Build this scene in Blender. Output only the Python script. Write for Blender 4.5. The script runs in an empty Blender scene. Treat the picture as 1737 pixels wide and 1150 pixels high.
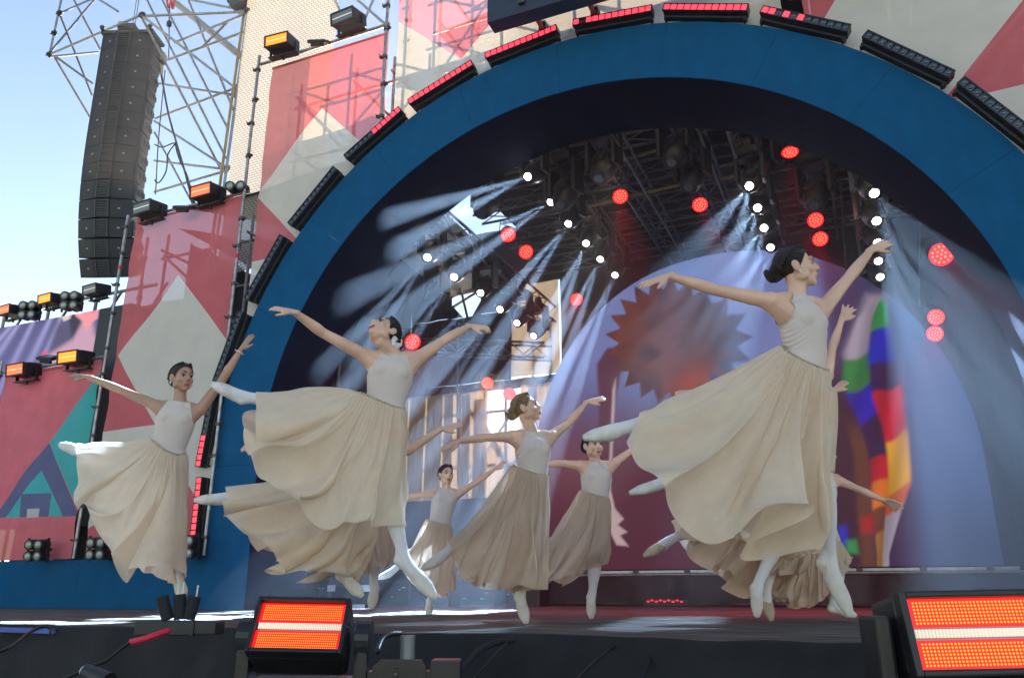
import bpy, bmesh, math, random
import numpy as np
from mathutils import Vector, Matrix, Quaternion
rnd = random.Random(7)
HAZE_DENSITY = 0.0135
R = math.radians
SC = bpy.context.scene
COL = SC.collection

# ------------------------------------------------------------------ camera
F_PX, PITCH, YAW, CAM_H = 1362.0, R(17.6), R(23.5), 0.20
cam_d = bpy.data.cameras.new('camera')
cam = bpy.data.objects.new('camera', cam_d)
COL.objects.link(cam)
cam.location = (0, 0, CAM_H)
cam.rotation_euler = (R(90) + PITCH, 0, YAW)
cam_d.sensor_width = 36.0
cam_d.lens = 36.0 * F_PX / 1737.0
cam_d.clip_start = 0.05
cam_d.clip_end = 3000
SC.camera = cam

# ------------------------------------------------------------------ sky, sun, exposure
SUN_DIR = Vector((-0.398, 0.890, 0.221)).normalized()
SUN_EL = math.asin(SUN_DIR.z)
SUN_AZ = math.atan2(SUN_DIR.x, SUN_DIR.y)
world = bpy.data.worlds.new('World')
SC.world = world
world.use_nodes = True
wn = world.node_tree
wn.nodes.clear()
w_out = wn.nodes.new('ShaderNodeOutputWorld')
w_bg = wn.nodes.new('ShaderNodeBackground')
w_sky = wn.nodes.new('ShaderNodeTexSky')
w_sky.sky_type = 'NISHITA'
w_sky.sun_disc = False
w_sky.sun_elevation = SUN_EL
w_sky.sun_rotation = SUN_AZ
w_sky.altitude = 100
w_sky.air_density = 1.0
w_sky.dust_density = 0.0
w_sky.ozone_density = 1.0
w_bg.inputs['Strength'].default_value = 0.10
wn.links.new(w_sky.outputs['Color'], w_bg.inputs['Color'])
wn.links.new(w_bg.outputs['Background'], w_out.inputs['Surface'])
sun_d = bpy.data.lights.new('sun', 'SUN')
sun_d.energy = 3.2
sun_d.angle = R(0.5)
sun_d.color = (1.0, 0.84, 0.62)
sun = bpy.data.objects.new('sun', sun_d)
COL.objects.link(sun)
sun.location = SUN_DIR * 60
sun.rotation_euler = SUN_DIR.to_track_quat('Z', 'Y').to_euler()
SC.view_settings.view_transform = 'Standard'
SC.view_settings.look = 'None'
SC.view_settings.gamma = 1.0
SC.view_settings.use_curve_mapping = False
SC.view_settings.exposure = 1.75
SC.view_settings.use_white_balance = True
SC.view_settings.white_balance_temperature = 7200
SC.view_settings.white_balance_tint = 18
try:
    SC.cycles.use_denoising = True
    SC.cycles.denoiser = 'OPENIMAGEDENOISE'
    SC.cycles.max_bounces = 8
    SC.cycles.transparent_max_bounces = 24
    SC.cycles.volume_bounces = 0
    SC.cycles.sample_clamp_indirect = 6.0
    SC.cycles.sample_clamp_direct = 0.0
    SC.cycles.caustics_reflective = False
    SC.cycles.caustics_refractive = False
except Exception:
    pass

# ------------------------------------------------------------------ reading the photograph's pixels (1737 x 1150) as rays
_F = Vector((-math.sin(YAW) * math.cos(PITCH), math.cos(YAW) * math.cos(PITCH), math.sin(PITCH)))
_R = Vector((math.cos(YAW), math.sin(YAW), 0))
_U = _R.cross(_F)
_H = Vector((-math.sin(YAW), math.cos(YAW), 0))
CAM = Vector((0, 0, CAM_H))


def ray(x, y):
    return _F + _R * ((x - 868.5) / F_PX) - _U * ((y - 575.0) / F_PX)


def on_y(x, y, Y):
    r = ray(x, y)
    return CAM + r * (Y / r.y)


def on_z(x, y, Z):
    r = ray(x, y)
    return CAM + r * ((Z - CAM_H) / r.z)


def pt(x, y, d):
    r = ray(x, y)
    return CAM + r * (d / r.dot(_H))


# ------------------------------------------------------------------ materials
MATS = {}


def srgb(r, g, b):
    f = lambda c: (c / 255 / 12.92) if c / 255 <= 0.04045 else ((c / 255 + 0.055) / 1.055) ** 2.4
    return (f(r), f(g), f(b))


def mat(name, color, rough=0.6, metal=0.0, var=0.15, vscale=6.0, bump=0.0, bscale=40.0, spec=0.5,
        stretch=None, dirt=None, dscale=2.0):
    """A procedural paint/metal/cloth: base colour broken up by noise, optional bump and blotchy dirt."""
    if name in MATS:
        return MATS[name]
    m = bpy.data.materials.new(name)
    m.use_nodes = True
    nt = m.node_tree
    b = nt.nodes['Principled BSDF']
    tc = nt.nodes.new('ShaderNodeTexCoord')
    mp = nt.nodes.new('ShaderNodeMapping')
    nt.links.new(tc.outputs['Object'], mp.inputs['Vector'])
    if stretch:
        mp.inputs['Scale'].default_value = stretch
    no = nt.nodes.new('ShaderNodeTexNoise')
    no.inputs['Scale'].default_value = vscale
    no.inputs['Detail'].default_value = 5
    nt.links.new(mp.outputs['Vector'], no.inputs['Vector'])
    rp = nt.nodes.new('ShaderNodeValToRGB')
    rp.color_ramp.elements[0].position = 0.3
    rp.color_ramp.elements[1].position = 0.72
    rp.color_ramp.elements[0].color = (*[c * (1 - var) for c in color], 1)
    rp.color_ramp.elements[1].color = (*[min(1, c * (1 + var)) for c in color], 1)
    nt.links.new(no.outputs['Fac'], rp.inputs['Fac'])
    last = rp.outputs['Color']
    if dirt:
        n2 = nt.nodes.new('ShaderNodeTexNoise')
        n2.inputs['Scale'].default_value = dscale
        n2.inputs['Detail'].default_value = 8
        n2.inputs['Roughness'].default_value = 0.7
        nt.links.new(mp.outputs['Vector'], n2.inputs['Vector'])
        r2 = nt.nodes.new('ShaderNodeValToRGB')
        r2.color_ramp.elements[0].position = 0.52
        r2.color_ramp.elements[1].position = 0.75
        mx = nt.nodes.new('ShaderNodeMixRGB')
        mx.inputs['Color2'].default_value = (*dirt, 1)
        nt.links.new(n2.outputs['Fac'], r2.inputs['Fac'])
        nt.links.new(r2.outputs['Color'], mx.inputs['Fac'])
        nt.links.new(last, mx.inputs['Color1'])
        last = mx.outputs['Color']
    nt.links.new(last, b.inputs['Base Color'])
    b.inputs['Roughness'].default_value = rough
    b.inputs['Metallic'].default_value = metal
    b.inputs['Specular IOR Level'].default_value = spec
    if bump:
        bn = nt.nodes.new('ShaderNodeTexNoise')
        bn.inputs['Scale'].default_value = bscale
        bn.inputs['Detail'].default_value = 3
        nt.links.new(mp.outputs['Vector'], bn.inputs['Vector'])
        bp = nt.nodes.new('ShaderNodeBump')
        bp.inputs['Strength'].default_value = bump
        bp.inputs['Distance'].default_value = 0.02
        nt.links.new(bn.outputs['Fac'], bp.inputs['Height'])
        nt.links.new(bp.outputs['Normal'], b.inputs['Normal'])
    MATS[name] = m
    return m


def emit(name, color, strength, base=(0.02, 0.02, 0.02)):
    if name in MATS:
        return MATS[name]
    m = bpy.data.materials.new(name)
    m.use_nodes = True
    b = m.node_tree.nodes['Principled BSDF']
    b.inputs['Base Color'].default_value = (*base, 1)
    b.inputs['Emission Color'].default_value = (*color, 1)
    b.inputs['Emission Strength'].default_value = strength
    b.inputs['Roughness'].default_value = 0.4
    MATS[name] = m
    return m


def cloth(name, color, trans=0.45, see=0.0, rough=0.9, var=0.08, vscale=3.0, bump=0.15, bscale=30.0, weave=0.0,
          stretch=None, attr=None):
    """Thin fabric: diffuse on both faces, light passing through it, and optionally open mesh one can see through."""
    if name in MATS:
        return MATS[name]
    m = bpy.data.materials.new(name)
    m.use_nodes = True
    nt = m.node_tree
    nt.nodes.clear()
    out = nt.nodes.new('ShaderNodeOutputMaterial')
    tc = nt.nodes.new('ShaderNodeTexCoord')
    mp = nt.nodes.new('ShaderNodeMapping')
    if stretch:
        mp.inputs['Scale'].default_value = stretch
    nt.links.new(tc.outputs['Object' if not attr else 'UV'], mp.inputs['Vector'])
    no = nt.nodes.new('ShaderNodeTexNoise')
    no.inputs['Scale'].default_value = vscale
    no.inputs['Detail'].default_value = 6
    nt.links.new(mp.outputs['Vector'], no.inputs['Vector'])
    rp = nt.nodes.new('ShaderNodeValToRGB')
    rp.color_ramp.elements[0].position = 0.3
    rp.color_ramp.elements[1].position = 0.7
    rp.color_ramp.elements[0].color = (*[c * (1 - var) for c in color], 1)
    rp.color_ramp.elements[1].color = (*[min(1, c * (1 + var)) for c in color], 1)
    nt.links.new(no.outputs['Fac'], rp.inputs['Fac'])
    bn = nt.nodes.new('ShaderNodeTexNoise')
    bn.inputs['Scale'].default_value = bscale
    bn.inputs['Detail'].default_value = 4
    nt.links.new(mp.outputs['Vector'], bn.inputs['Vector'])
    bp = nt.nodes.new('ShaderNodeBump')
    bp.inputs['Strength'].default_value = bump
    bp.inputs['Distance'].default_value = 0.03
    nt.links.new(bn.outputs['Fac'], bp.inputs['Height'])
    df = nt.nodes.new('ShaderNodeBsdfDiffuse')
    tr = nt.nodes.new('ShaderNodeBsdfTranslucent')
    for n in (df, tr):
        nt.links.new(rp.outputs['Color'], n.inputs['Color'])
        nt.links.new(bp.outputs['Normal'], n.inputs['Normal'])
    mx = nt.nodes.new('ShaderNodeMixShader')
    mx.inputs['Fac'].default_value = trans
    nt.links.new(df.outputs[0], mx.inputs[1])
    nt.links.new(tr.outputs[0], mx.inputs[2])
    last = mx.outputs[0]
    if see > 0:
        tp = nt.nodes.new('ShaderNodeBsdfTransparent')
        m2 = nt.nodes.new('ShaderNodeMixShader')
        m2.inputs['Fac'].default_value = see
        nt.links.new(last, m2.inputs[1])
        nt.links.new(tp.outputs[0], m2.inputs[2])
        last = m2.outputs[0]
    nt.links.new(last, out.inputs['Surface'])
    MATS[name] = m
    return m


def attr_emit(name, strength, base=0.02):
    """A lit video panel: the colour of each pixel of its picture is stored on the mesh."""
    m = bpy.data.materials.new(name)
    m.use_nodes = True
    nt = m.node_tree
    b = nt.nodes['Principled BSDF']
    a = nt.nodes.new('ShaderNodeVertexColor')
    a.layer_name = 'picture'
    b.inputs['Base Color'].default_value = (base, base, base, 1)
    b.inputs['Roughness'].default_value = 0.6
    nt.links.new(a.outputs['Color'], b.inputs['Emission Color'])
    b.inputs['Emission Strength'].default_value = strength
    return m


# ------------------------------------------------------------------ mesh building
class MB:
    def __init__(self):
        self.v, self.f, self.mi = [], [], []

    def add(self, verts, faces, mi=0):
        o = len(self.v)
        self.v += [tuple(p) for p in verts]
        self.f += [tuple(i + o for i in q) for q in faces]
        self.mi += [mi] * len(faces)

    def box(self, c, s, M=None, mi=0, bev=0.0):
        hx, hy, hz = s[0] / 2, s[1] / 2, s[2] / 2
        c = Vector(c)
        if bev > 0:
            bev = min(bev, hx * .6, hy * .6, hz * .6)
            bm = bmesh.new()
            bmesh.ops.create_cube(bm, size=1.0)
            for v in bm.verts:
                v.co = Vector((v.co.x * s[0], v.co.y * s[1], v.co.z * s[2]))
            bmesh.ops.bevel(bm, geom=bm.edges[:], offset=bev, segments=2, affect='EDGES', profile=0.6)
            bm.verts.index_update()
            vs = [v.co.copy() for v in bm.verts]
            fs = [[v.index for v in f.verts] for f in bm.faces]
            bm.free()
        else:
            vs = [Vector((sx * hx, sy * hy, sz * hz)) for sx in (-1, 1) for sy in (-1, 1) for sz in (-1, 1)]
            fs = [(0, 1, 3, 2), (4, 6, 7, 5), (0, 4, 5, 1), (2, 3, 7, 6), (0, 2, 6, 4), (1, 5, 7, 3)]
        if M is not None:
            vs = [M @ v for v in vs]
        self.add([v + c for v in vs], fs, mi)

    def hexa(self, P, mi=0):
        """Box from 8 corners: front quad (4, in order) then back quad (4, same order)."""
        self.add(P, [(0, 1, 2, 3), (7, 6, 5, 4), (0, 4, 5, 1), (1, 5, 6, 2), (2, 6, 7, 3), (3, 7, 4, 0)], mi)

    def tube(self, a, b, r, n=8, r2=None, caps=True, mi=0):
        a, b = Vector(a), Vector(b)
        d = b - a
        if d.length < 1e-6:
            return
        q = d.to_track_quat('Z', 'Y')
        r2 = r if r2 is None else r2
        vs = []
        for P, rr in ((a, r), (b, r2)):
            for i in range(n):
                t = 2 * math.pi * i / n
                vs.append(P + q @ Vector((rr * math.cos(t), rr * math.sin(t), 0)))
        fs = [(i, (i + 1) % n, n + (i + 1) % n, n + i) for i in range(n)]
        if caps:
            fs += [tuple(range(n - 1, -1, -1)), tuple(range(n, 2 * n))]
        self.add(vs, fs, mi)

    def path(self, pts, r, n=6, mi=0):
        loft(self, [Vector(p) for p in pts], [(r, r)] * len(pts), n=n, sub=4, mi=mi)

    def ball(self, c, rad, M=None, u=16, v=10, mi=0):
        c = Vector(c)
        rad = rad if hasattr(rad, '__len__') else (rad,) * 3
        vs, fs = [], []
        for j in range(v + 1):
            ph = math.pi * j / v
            for i in range(u):
                t = 2 * math.pi * i / u
                p = Vector((rad[0] * math.sin(ph) * math.cos(t), rad[1] * math.sin(ph) * math.sin(t), rad[2] * math.cos(ph)))
                vs.append(c + (M @ p if M is not None else p))
        for j in range(v):
            for i in range(u):
                fs.append((j * u + i, (j + 1) * u + i, (j + 1) * u + (i + 1) % u, j * u + (i + 1) % u))
        self.add(vs, fs, mi)

    def prism(self, poly, off, mi=0):
        """Flat polygon (list of 3-D points) pushed along OFF."""
        n = len(poly)
        off = Vector(off)
        vs = [Vector(p) for p in poly] + [Vector(p) + off for p in poly]
        fs = [tuple(range(n)), tuple(range(2 * n - 1, n - 1, -1))]
        fs += [(i, n + i, n + (i + 1) % n, (i + 1) % n) for i in range(n)]
        self.add(vs, fs, mi)

    def mesh(self, name, mats, smooth=False, origin=(0, 0, 0)):
        me = bpy.data.meshes.new(name)
        o = Vector(origin)
        me.from_pydata([(p[0] - o.x, p[1] - o.y, p[2] - o.z) for p in self.v], [], self.f)
        mats = mats if isinstance(mats, (list, tuple)) else [mats]
        for m in mats:
            me.materials.append(m)
        if len(mats) > 1:
            me.polygons.foreach_set('material_index', self.mi)
        if smooth:
            me.polygons.foreach_set('use_smooth', [True] * len(me.polygons))
        me.update()
        return me

    def build(self, name, mats, parent=None, smooth=False, sharp=None):
        """Link as one object; vertices are given in world space unless the parent stands at the origin."""
        o = parent.matrix_world_loc if hasattr(parent, 'matrix_world_loc') else (Vector(parent['at']) if parent is not None and 'at' in parent else Vector((0, 0, 0)))
        me = self.mesh(name, mats, smooth, o)
        ob = bpy.data.objects.new(name, me)
        COL.objects.link(ob)
        if parent is not None:
            ob.parent = parent
            if 'at' in parent:
                ob['at'] = parent['at']
        if smooth and sharp:
            me.set_sharp_from_angle(angle=R(sharp))
        return ob


def catmull(P, sub):
    if len(P) < 3:
        return list(P)
    out = []
    n = len(P)
    for i in range(n - 1):
        p0 = P[max(i - 1, 0)]
        p1, p2 = P[i], P[i + 1]
        p3 = P[min(i + 2, n - 1)]
        for k in range(sub):
            t = k / sub
            out.append(0.5 * ((2 * p1) + (p2 - p0) * t + (2 * p0 - 5 * p1 + 4 * p2 - p3) * t * t + (3 * p1 - p0 - 3 * p2 + p3) * t ** 3))
    out.append(P[-1])
    return out


def loft(mb, pts, radii, n=12, sub=4, side=None, mi=0, caps=True):
    """Tube through PTS with elliptical sections (ra along SIDE, rb across); smooth in both."""
    C = catmull([Vector(p) for p in pts], sub)
    Q = catmull([Vector((a, b, 0)) for a, b in radii], sub)
    m = len(C)
    prev = Vector(side) if side is not None else None
    vs = []
    for i in range(m):
        t = (C[min(i + 1, m - 1)] - C[max(i - 1, 0)]).normalized()
        if prev is None:
            prev = t.orthogonal()
        s = prev - t * prev.dot(t)
        if s.length < 1e-5:
            s = t.orthogonal()
        s.normalize()
        if side is None:
            prev = s
        u = t.cross(s)
        ra, rb = max(Q[i].x, 1e-4), max(Q[i].y, 1e-4)
        for k in range(n):
            a = 2 * math.pi * k / n
            vs.append(C[i] + s * (ra * math.cos(a)) + u * (rb * math.sin(a)))
    fs = []
    for i in range(m - 1):
        for k in range(n):
            fs.append((i * n + k, i * n + (k + 1) % n, (i + 1) * n + (k + 1) % n, (i + 1) * n + k))
    if caps:
        fs += [tuple(range(n - 1, -1, -1)), tuple(range((m - 1) * n, m * n))]
    mb.add(vs, fs, mi)


# ------------------------------------------------------------------ objects
def tag(o, label=None, cat=None, group=None, kind=None):
    if label: o['label'] = label
    if cat: o['category'] = cat
    if group: o['group'] = group
    if kind: o['kind'] = kind
    return o


def thing(name, at, label, cat, group=None):
    e = bpy.data.objects.new(name, None)
    COL.objects.link(e)
    e.location = at
    e['at'] = tuple(at)
    e.empty_display_size = 0.2
    return tag(e, label, cat, group)


def local_thing(name, at, label=None, cat=None, group=None):
    """Like thing(), but its parts are modelled about (0,0,0)."""
    e = bpy.data.objects.new(name, None)
    COL.objects.link(e)
    e.location = at
    e.empty_display_size = 0.2
    return tag(e, label, cat, group)


def copy_tree(o, parent=None):
    c = o.copy()
    COL.objects.link(c)
    if parent is not None:
        c.parent = parent
    for ch in list(o.children):
        copy_tree(ch, c)
    return c


ORD = ['first', 'second', 'third', 'fourth', 'fifth', 'sixth', 'seventh', 'eighth', 'ninth', 'tenth', 'eleventh', 'twelfth', 'thirteenth', 'fourteenth', 'fifteenth', 'sixteenth']

# ================================================================== palette
m_blue = mat('blue painted plywood', (0.0002, 0.086, 0.205), rough=0.85, spec=.06, var=0.10, vscale=5, bump=0.12, bscale=90, stretch=(1, 1, .5), dirt=(0.001, 0.078, 0.20), dscale=3.5)
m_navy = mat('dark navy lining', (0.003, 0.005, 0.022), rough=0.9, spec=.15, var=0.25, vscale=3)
m_black = mat('black plastic', (0.012, 0.012, 0.014), rough=0.45, var=0.3, vscale=12)
m_blackmetal = mat('black painted metal', (0.018, 0.018, 0.021), rough=0.38, metal=0.2, var=0.35, vscale=9, bump=0.05)
m_grill = mat('speaker grille', (0.013, 0.017, 0.022), rough=0.6, var=0.2, vscale=60, bump=0.25, bscale=260)
m_drape = mat('black stage drape', (0.010, 0.009, 0.013), rough=0.95, var=0.4, vscale=2, bump=0.3, bscale=6, stretch=(6, 6, .4))
m_skirt = mat('black skirting cloth', (0.011, 0.012, 0.015), rough=0.85, var=0.4, vscale=5, bump=0.35, bscale=9)
m_steel = mat('galvanised tube', (0.33, 0.33, 0.34), rough=0.42, metal=0.75, var=0.25, vscale=14, bump=0.05, dirt=(0.16, 0.13, 0.10), dscale=6)
m_alu = mat('truss aluminium', (0.45, 0.45, 0.46), rough=0.4, metal=0.8, var=0.2, vscale=10)
m_yellow = mat('yellow wooden batten', (0.40, 0.31, 0.12), rough=0.7, var=0.2, vscale=8)
m_coupler = mat('forged coupler', (0.10, 0.095, 0.085), rough=0.55, metal=0.6, var=0.4, vscale=20)
m_redtape = mat('red tape', (0.62, 0.02, 0.05), rough=0.5, var=0.1)
m_deck = mat('worn dark deck sheet', (0.135, 0.122, 0.108), rough=0.85, spec=.02, var=0.45, vscale=3.0, bump=0.08, bscale=24, stretch=(.6, 3.2, 1), dirt=(0.24, 0.21, 0.20), dscale=1.6)
m_ground = mat('trampled pit ground', (0.36, 0.34, 0.31), rough=0.95, var=0.3, vscale=1.2, bump=0.3, bscale=8)
m_glassy = mat('unlit lens glass', (0.10, 0.13, 0.16), rough=0.12, var=0.25, vscale=40, spec=0.8)
m_cable = mat('rubber cable', (0.010, 0.010, 0.012), rough=0.5, var=0.2)

e_cell = emit('red led cell', (1.0, 0.035, 0.06), 1.0, (0.2, 0.01, 0.01))
e_orange = emit('orange strobe panel', (1.0, 0.12, 0.035), 0.72)
e_amber = emit('amber strobe panel', (1.0, 0.20, 0.003), 0.9)
e_redstrobe = emit('red strobe panel', (1.0, 0.012, 0.015), 0.45, (0.1, 0.0, 0.0))
e_dot = emit('bright led dot', (1.0, 0.15, 0.006), 1.15)
e_tubelamp = emit('dim white strobe tube', (0.75, 0.78, 0.62), 0.22, (0.5, 0.5, 0.45))
e_white = emit('white beam lens', (0.86, 0.95, 1.0), 14.0)
e_red = emit('red par lens', (1.0, 0.006, 0.012), 1.0, (0.1, 0, 0))
e_reddot = emit('red par diode', (1.0, 0.10, 0.05), 1.6)

# ================================================================== ground, deck
mb = MB()
mb.add([(-900, -900, -1.2), (900, -900, -1.2), (900, 900, -1.2), (-900, 900, -1.2)], [(0, 1, 2, 3)])
tag(mb.build('ground', m_ground), kind='structure')

EDGE_Y = 3.75
floor = bpy.data.objects.new('stage_floor', None)
COL.objects.link(floor)
tag(floor, kind='structure')
nx, ny = 8, 5
pw, pd = 2.4, 2.5
mb = MB()
mb.box((0, 0, 0), (pw - .006, pd - .006, .06), bev=.003)
me = mb.mesh('deck_panel', m_deck)
for i in range(nx):
    for j in range(ny):
        o = bpy.data.objects.new('deck_panel', me)
        COL.objects.link(o)
        o.parent = floor
        o.location = (-13.6 + pw * (i + .5), EDGE_Y + pd * (j + .5), -.03 - rnd.random() * .0015)

# stage front cloth: hangs from the deck edge, its top hem lapped unevenly over the boards
mb = MB()
xs = [(-13.8 + 0.06 * i) for i in range(330)]
rows = [0, 0.015, 0.04, 0.1, 0.25, 0.5, 0.8, 1.2]
N = len(xs)
vs = []
for x in xs:
    lap = 0.10 + 0.05 * math.sin(x * 2.3) + 0.04 * math.sin(x * 7.1 + 1)
    vs.append((x, EDGE_Y + max(lap, .02), 0.008 + 0.006 * math.sin(x * 11)))
for k, h in enumerate(rows):
    for x in xs:
        b = h * (0.16 + 0.10 * math.sin(x * 1.9 + .4) + 0.07 * math.sin(x * 5.3)) + 0.012 * math.sin(x * 13 + h * 4)
        vs.append((x, EDGE_Y - 0.012 - max(b, -0.005), 0.014 + 0.008 * math.sin(x * 3.1) - h))
fs = []
for k in range(len(rows)):
    for i in range(N - 1):
        fs.append((k * N + i, k * N + i + 1, (k + 1) * N + i + 1, (k + 1) * N + i))
mb.add(vs, fs)
sk = mb.build('stage_skirt', m_skirt, smooth=True)
tag(sk, 'black cloth skirt hanging over the front edge of the stage', 'stage skirt')

# blue-edged sheet seen under the cloth at the far left
mb = MB()
a, b = on_y(0, 1066, EDGE_Y - .04), on_y(92, 1072, EDGE_Y - .04)
mb.box(((a.x - 1.5 + b.x) / 2, EDGE_Y - .05, a.z - .005), (b.x - a.x + 1.5, .05, .03), bev=.004)
tag(mb.build('edge_board', mat('blue edge paint', (0.015, 0.08, 0.32), rough=.5)), 'short blue painted board along the stage edge at the far left', 'board')

# ================================================================== arch
AX, AZ, RO, RI, AY, AD = -2.89, 1.88, 5.40, 4.62, 8.60, 1.25
arch = thing('stage_arch', (AX, AY, 0), 'huge blue painted plywood arch framing the stage, dark navy inside', 'arch')


def arc_pt(r, a, y):
    return Vector((AX + r * math.cos(a), y, AZ + r * math.sin(a)))


seams = [0, 14, 29, 46, 61, 76, 92, 103.5, 108, 124, 139, 155, 168, 180]
for s0, s1 in zip(seams[:-1], seams[1:]):
    g = 0.00028
    a0, a1 = R(s0) + g, R(s1) - g
    n = max(3, int((s1 - s0) / 2))
    mb = MB()
    P = [arc_pt(RI, a0 + (a1 - a0) * k / n, AY) for k in range(n + 1)]
    Q = [arc_pt(RO, a0 + (a1 - a0) * k / n, AY) for k in range(n + 1)]
    th = Vector((0, .018 + rnd.random() * .003, 0))
    for k in range(n):
        mb.hexa([P[k], P[k + 1], Q[k + 1], Q[k], P[k] + th, P[k + 1] + th, Q[k + 1] + th, Q[k] + th])
    mb.build('face_panel', m_blue, arch)
for sgn in (-1, 1):
    mb = MB()
    x0, x1 = AX + sgn * RI, AX + sgn * RO
    mb.box(((x0 + x1) / 2, AY + .01, AZ / 2 - .001), (abs(x1 - x0), .02, AZ - .006))
    mb.build('leg_panel', m_blue, arch)
# lining of the opening and the hidden back of the ring
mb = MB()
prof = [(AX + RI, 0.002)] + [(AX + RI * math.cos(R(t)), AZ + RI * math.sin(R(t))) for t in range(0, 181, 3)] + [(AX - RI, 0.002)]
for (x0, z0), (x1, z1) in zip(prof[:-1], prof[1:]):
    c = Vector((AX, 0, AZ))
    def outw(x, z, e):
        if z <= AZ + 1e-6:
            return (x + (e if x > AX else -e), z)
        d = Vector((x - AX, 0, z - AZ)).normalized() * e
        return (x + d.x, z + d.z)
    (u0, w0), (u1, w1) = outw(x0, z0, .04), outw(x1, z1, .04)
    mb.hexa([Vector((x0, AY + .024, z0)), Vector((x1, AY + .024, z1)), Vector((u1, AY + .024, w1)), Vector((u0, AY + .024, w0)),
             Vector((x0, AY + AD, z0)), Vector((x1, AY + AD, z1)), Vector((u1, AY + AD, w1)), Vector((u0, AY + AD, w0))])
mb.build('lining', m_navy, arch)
mb = MB()
prof = [(AX + RO * math.cos(R(t)), AZ + RO * math.sin(R(t))) for t in range(0, 181, 3)]
for (x0, z0), (x1, z1) in zip(prof[:-1], prof[1:]):
    d0 = Vector((x0 - AX, 0, z0 - AZ)).normalized() * .03
    d1 = Vector((x1 - AX, 0, z1 - AZ)).normalized() * .03
    mb.hexa([Vector((x0, AY + .024, z0)) - d0, Vector((x1, AY + .024, z1)) - d1, Vector((x1, AY + .024, z1)), Vector((x0, AY + .024, z0)),
             Vector((x0, AY + .34, z0)) - d0, Vector((x1, AY + .34, z1)) - d1, Vector((x1, AY + .34, z1)), Vector((x0, AY + .34, z0))])
mb.build('rim', m_black, arch)

# low blue wall on either side of the arch
PL_H = 0.675
for k, (x0, x1, lab) in enumerate(((-15.2, AX - RO, 'low blue painted wall along the stage to the left of the arch'), (AX + RO, 7.5, 'low blue painted wall along the stage to the right of the arch'))):
    pl = thing('stage_plinth', ((x0 + x1) / 2, AY, 0), lab, 'low wall')
    n = 3
    for i in range(n):
        a, b = x0 + (x1 - x0) * i / n, x0 + (x1 - x0) * (i + 1) / n
        mb = MB()
        mb.box(((a + b) / 2, AY + .012 + .0015 * (i % 2), PL_H / 2 + .001), (b - a - .005, .02, PL_H - .004))
        mb.build('panel', m_blue, pl)
    mb = MB()
    mb.box(((x0 + x1) / 2, AY + .2, PL_H - .02), (x1 - x0 - .01, .36, .03))
    mb.build('top_board', m_blue, pl)

# ================================================================== led bars round the arch
BAR_L, BAR_T, BAR_D = 1.07, 0.105, 0.165
bar0 = None
lit = {187: 12, 174.5: 5, 162: 0, 149: 0, 136: 0, 122.8: 6, 110.2: 12, 97: 12, 83.6: 11, 71: 12, 58.2: -1, 45.2: 0, 33: 0, 20.3: 0}
places = ['lowest on the left leg of the arch, all red', 'second lowest on the left leg, lower cells red', 'third from the bottom at left, dark',
          'fourth from the bottom at left, dark', 'fifth from the bottom at left, dark', 'sixth from the bottom at left, upper half red',
          'at upper left beside the cream banner, all red', 'right below the hanging navy board, all red', 'left of the arch top, one red cell out',
          'at the very top of the arch, all red', 'right of the top, only four cells red', 'at upper right before the cream banner, dark',
          'below the red wedge of the right banner, dark', 'lowest at right beside the frame edge, dark']
mb_h = MB(); mb_h.box((0, .02, 0), (BAR_L, BAR_D - .04, BAR_T), bev=.012)
me_h = mb_h.mesh('housing', m_blackmetal)
mb_b = MB()
mb_b.box((0, .06, -BAR_T / 2 - .020), (BAR_L * .98, BAR_D * .62, .035), bev=.008)
for s in (-1, 1):
    mb_b.box((s * BAR_L * .47, .06, -BAR_T / 2 - .01), (.03, BAR_D * .5, .10), bev=.005)
me_b = mb_b.mesh('bracket', m_black)
mb_f = MB()
for s in (-1, 1):
    mb_f.box((0, -BAR_D / 2 + .028, s * (BAR_T / 2 - .008)), (BAR_L, .03, .016))
    mb_f.box((s * (BAR_L / 2 - .008), -BAR_D / 2 + .028, 0), (.016, .03, BAR_T - .034))
me_f = mb_f.mesh('front_frame', m_blackmetal)
mb_c = MB(); mb_c.box((0, 0, 0), (.070, .016, .074), bev=.006)
m_celloff = mat('unlit led cell', (0.045, 0.07, 0.095), rough=.25, var=.3, vscale=30, spec=.7)
me_on, me_off = mb_c.mesh('led_cell', e_cell), None
mb_o = MB(); mb_o.box((0, .004, 0), (.070, .008, .074), bev=.003); mb_o.ball((0, -.002, 0), (.026, .012, .026), u=10, v=6)
me_off = mb_o.mesh('led_cell', [m_celloff], True)
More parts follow.
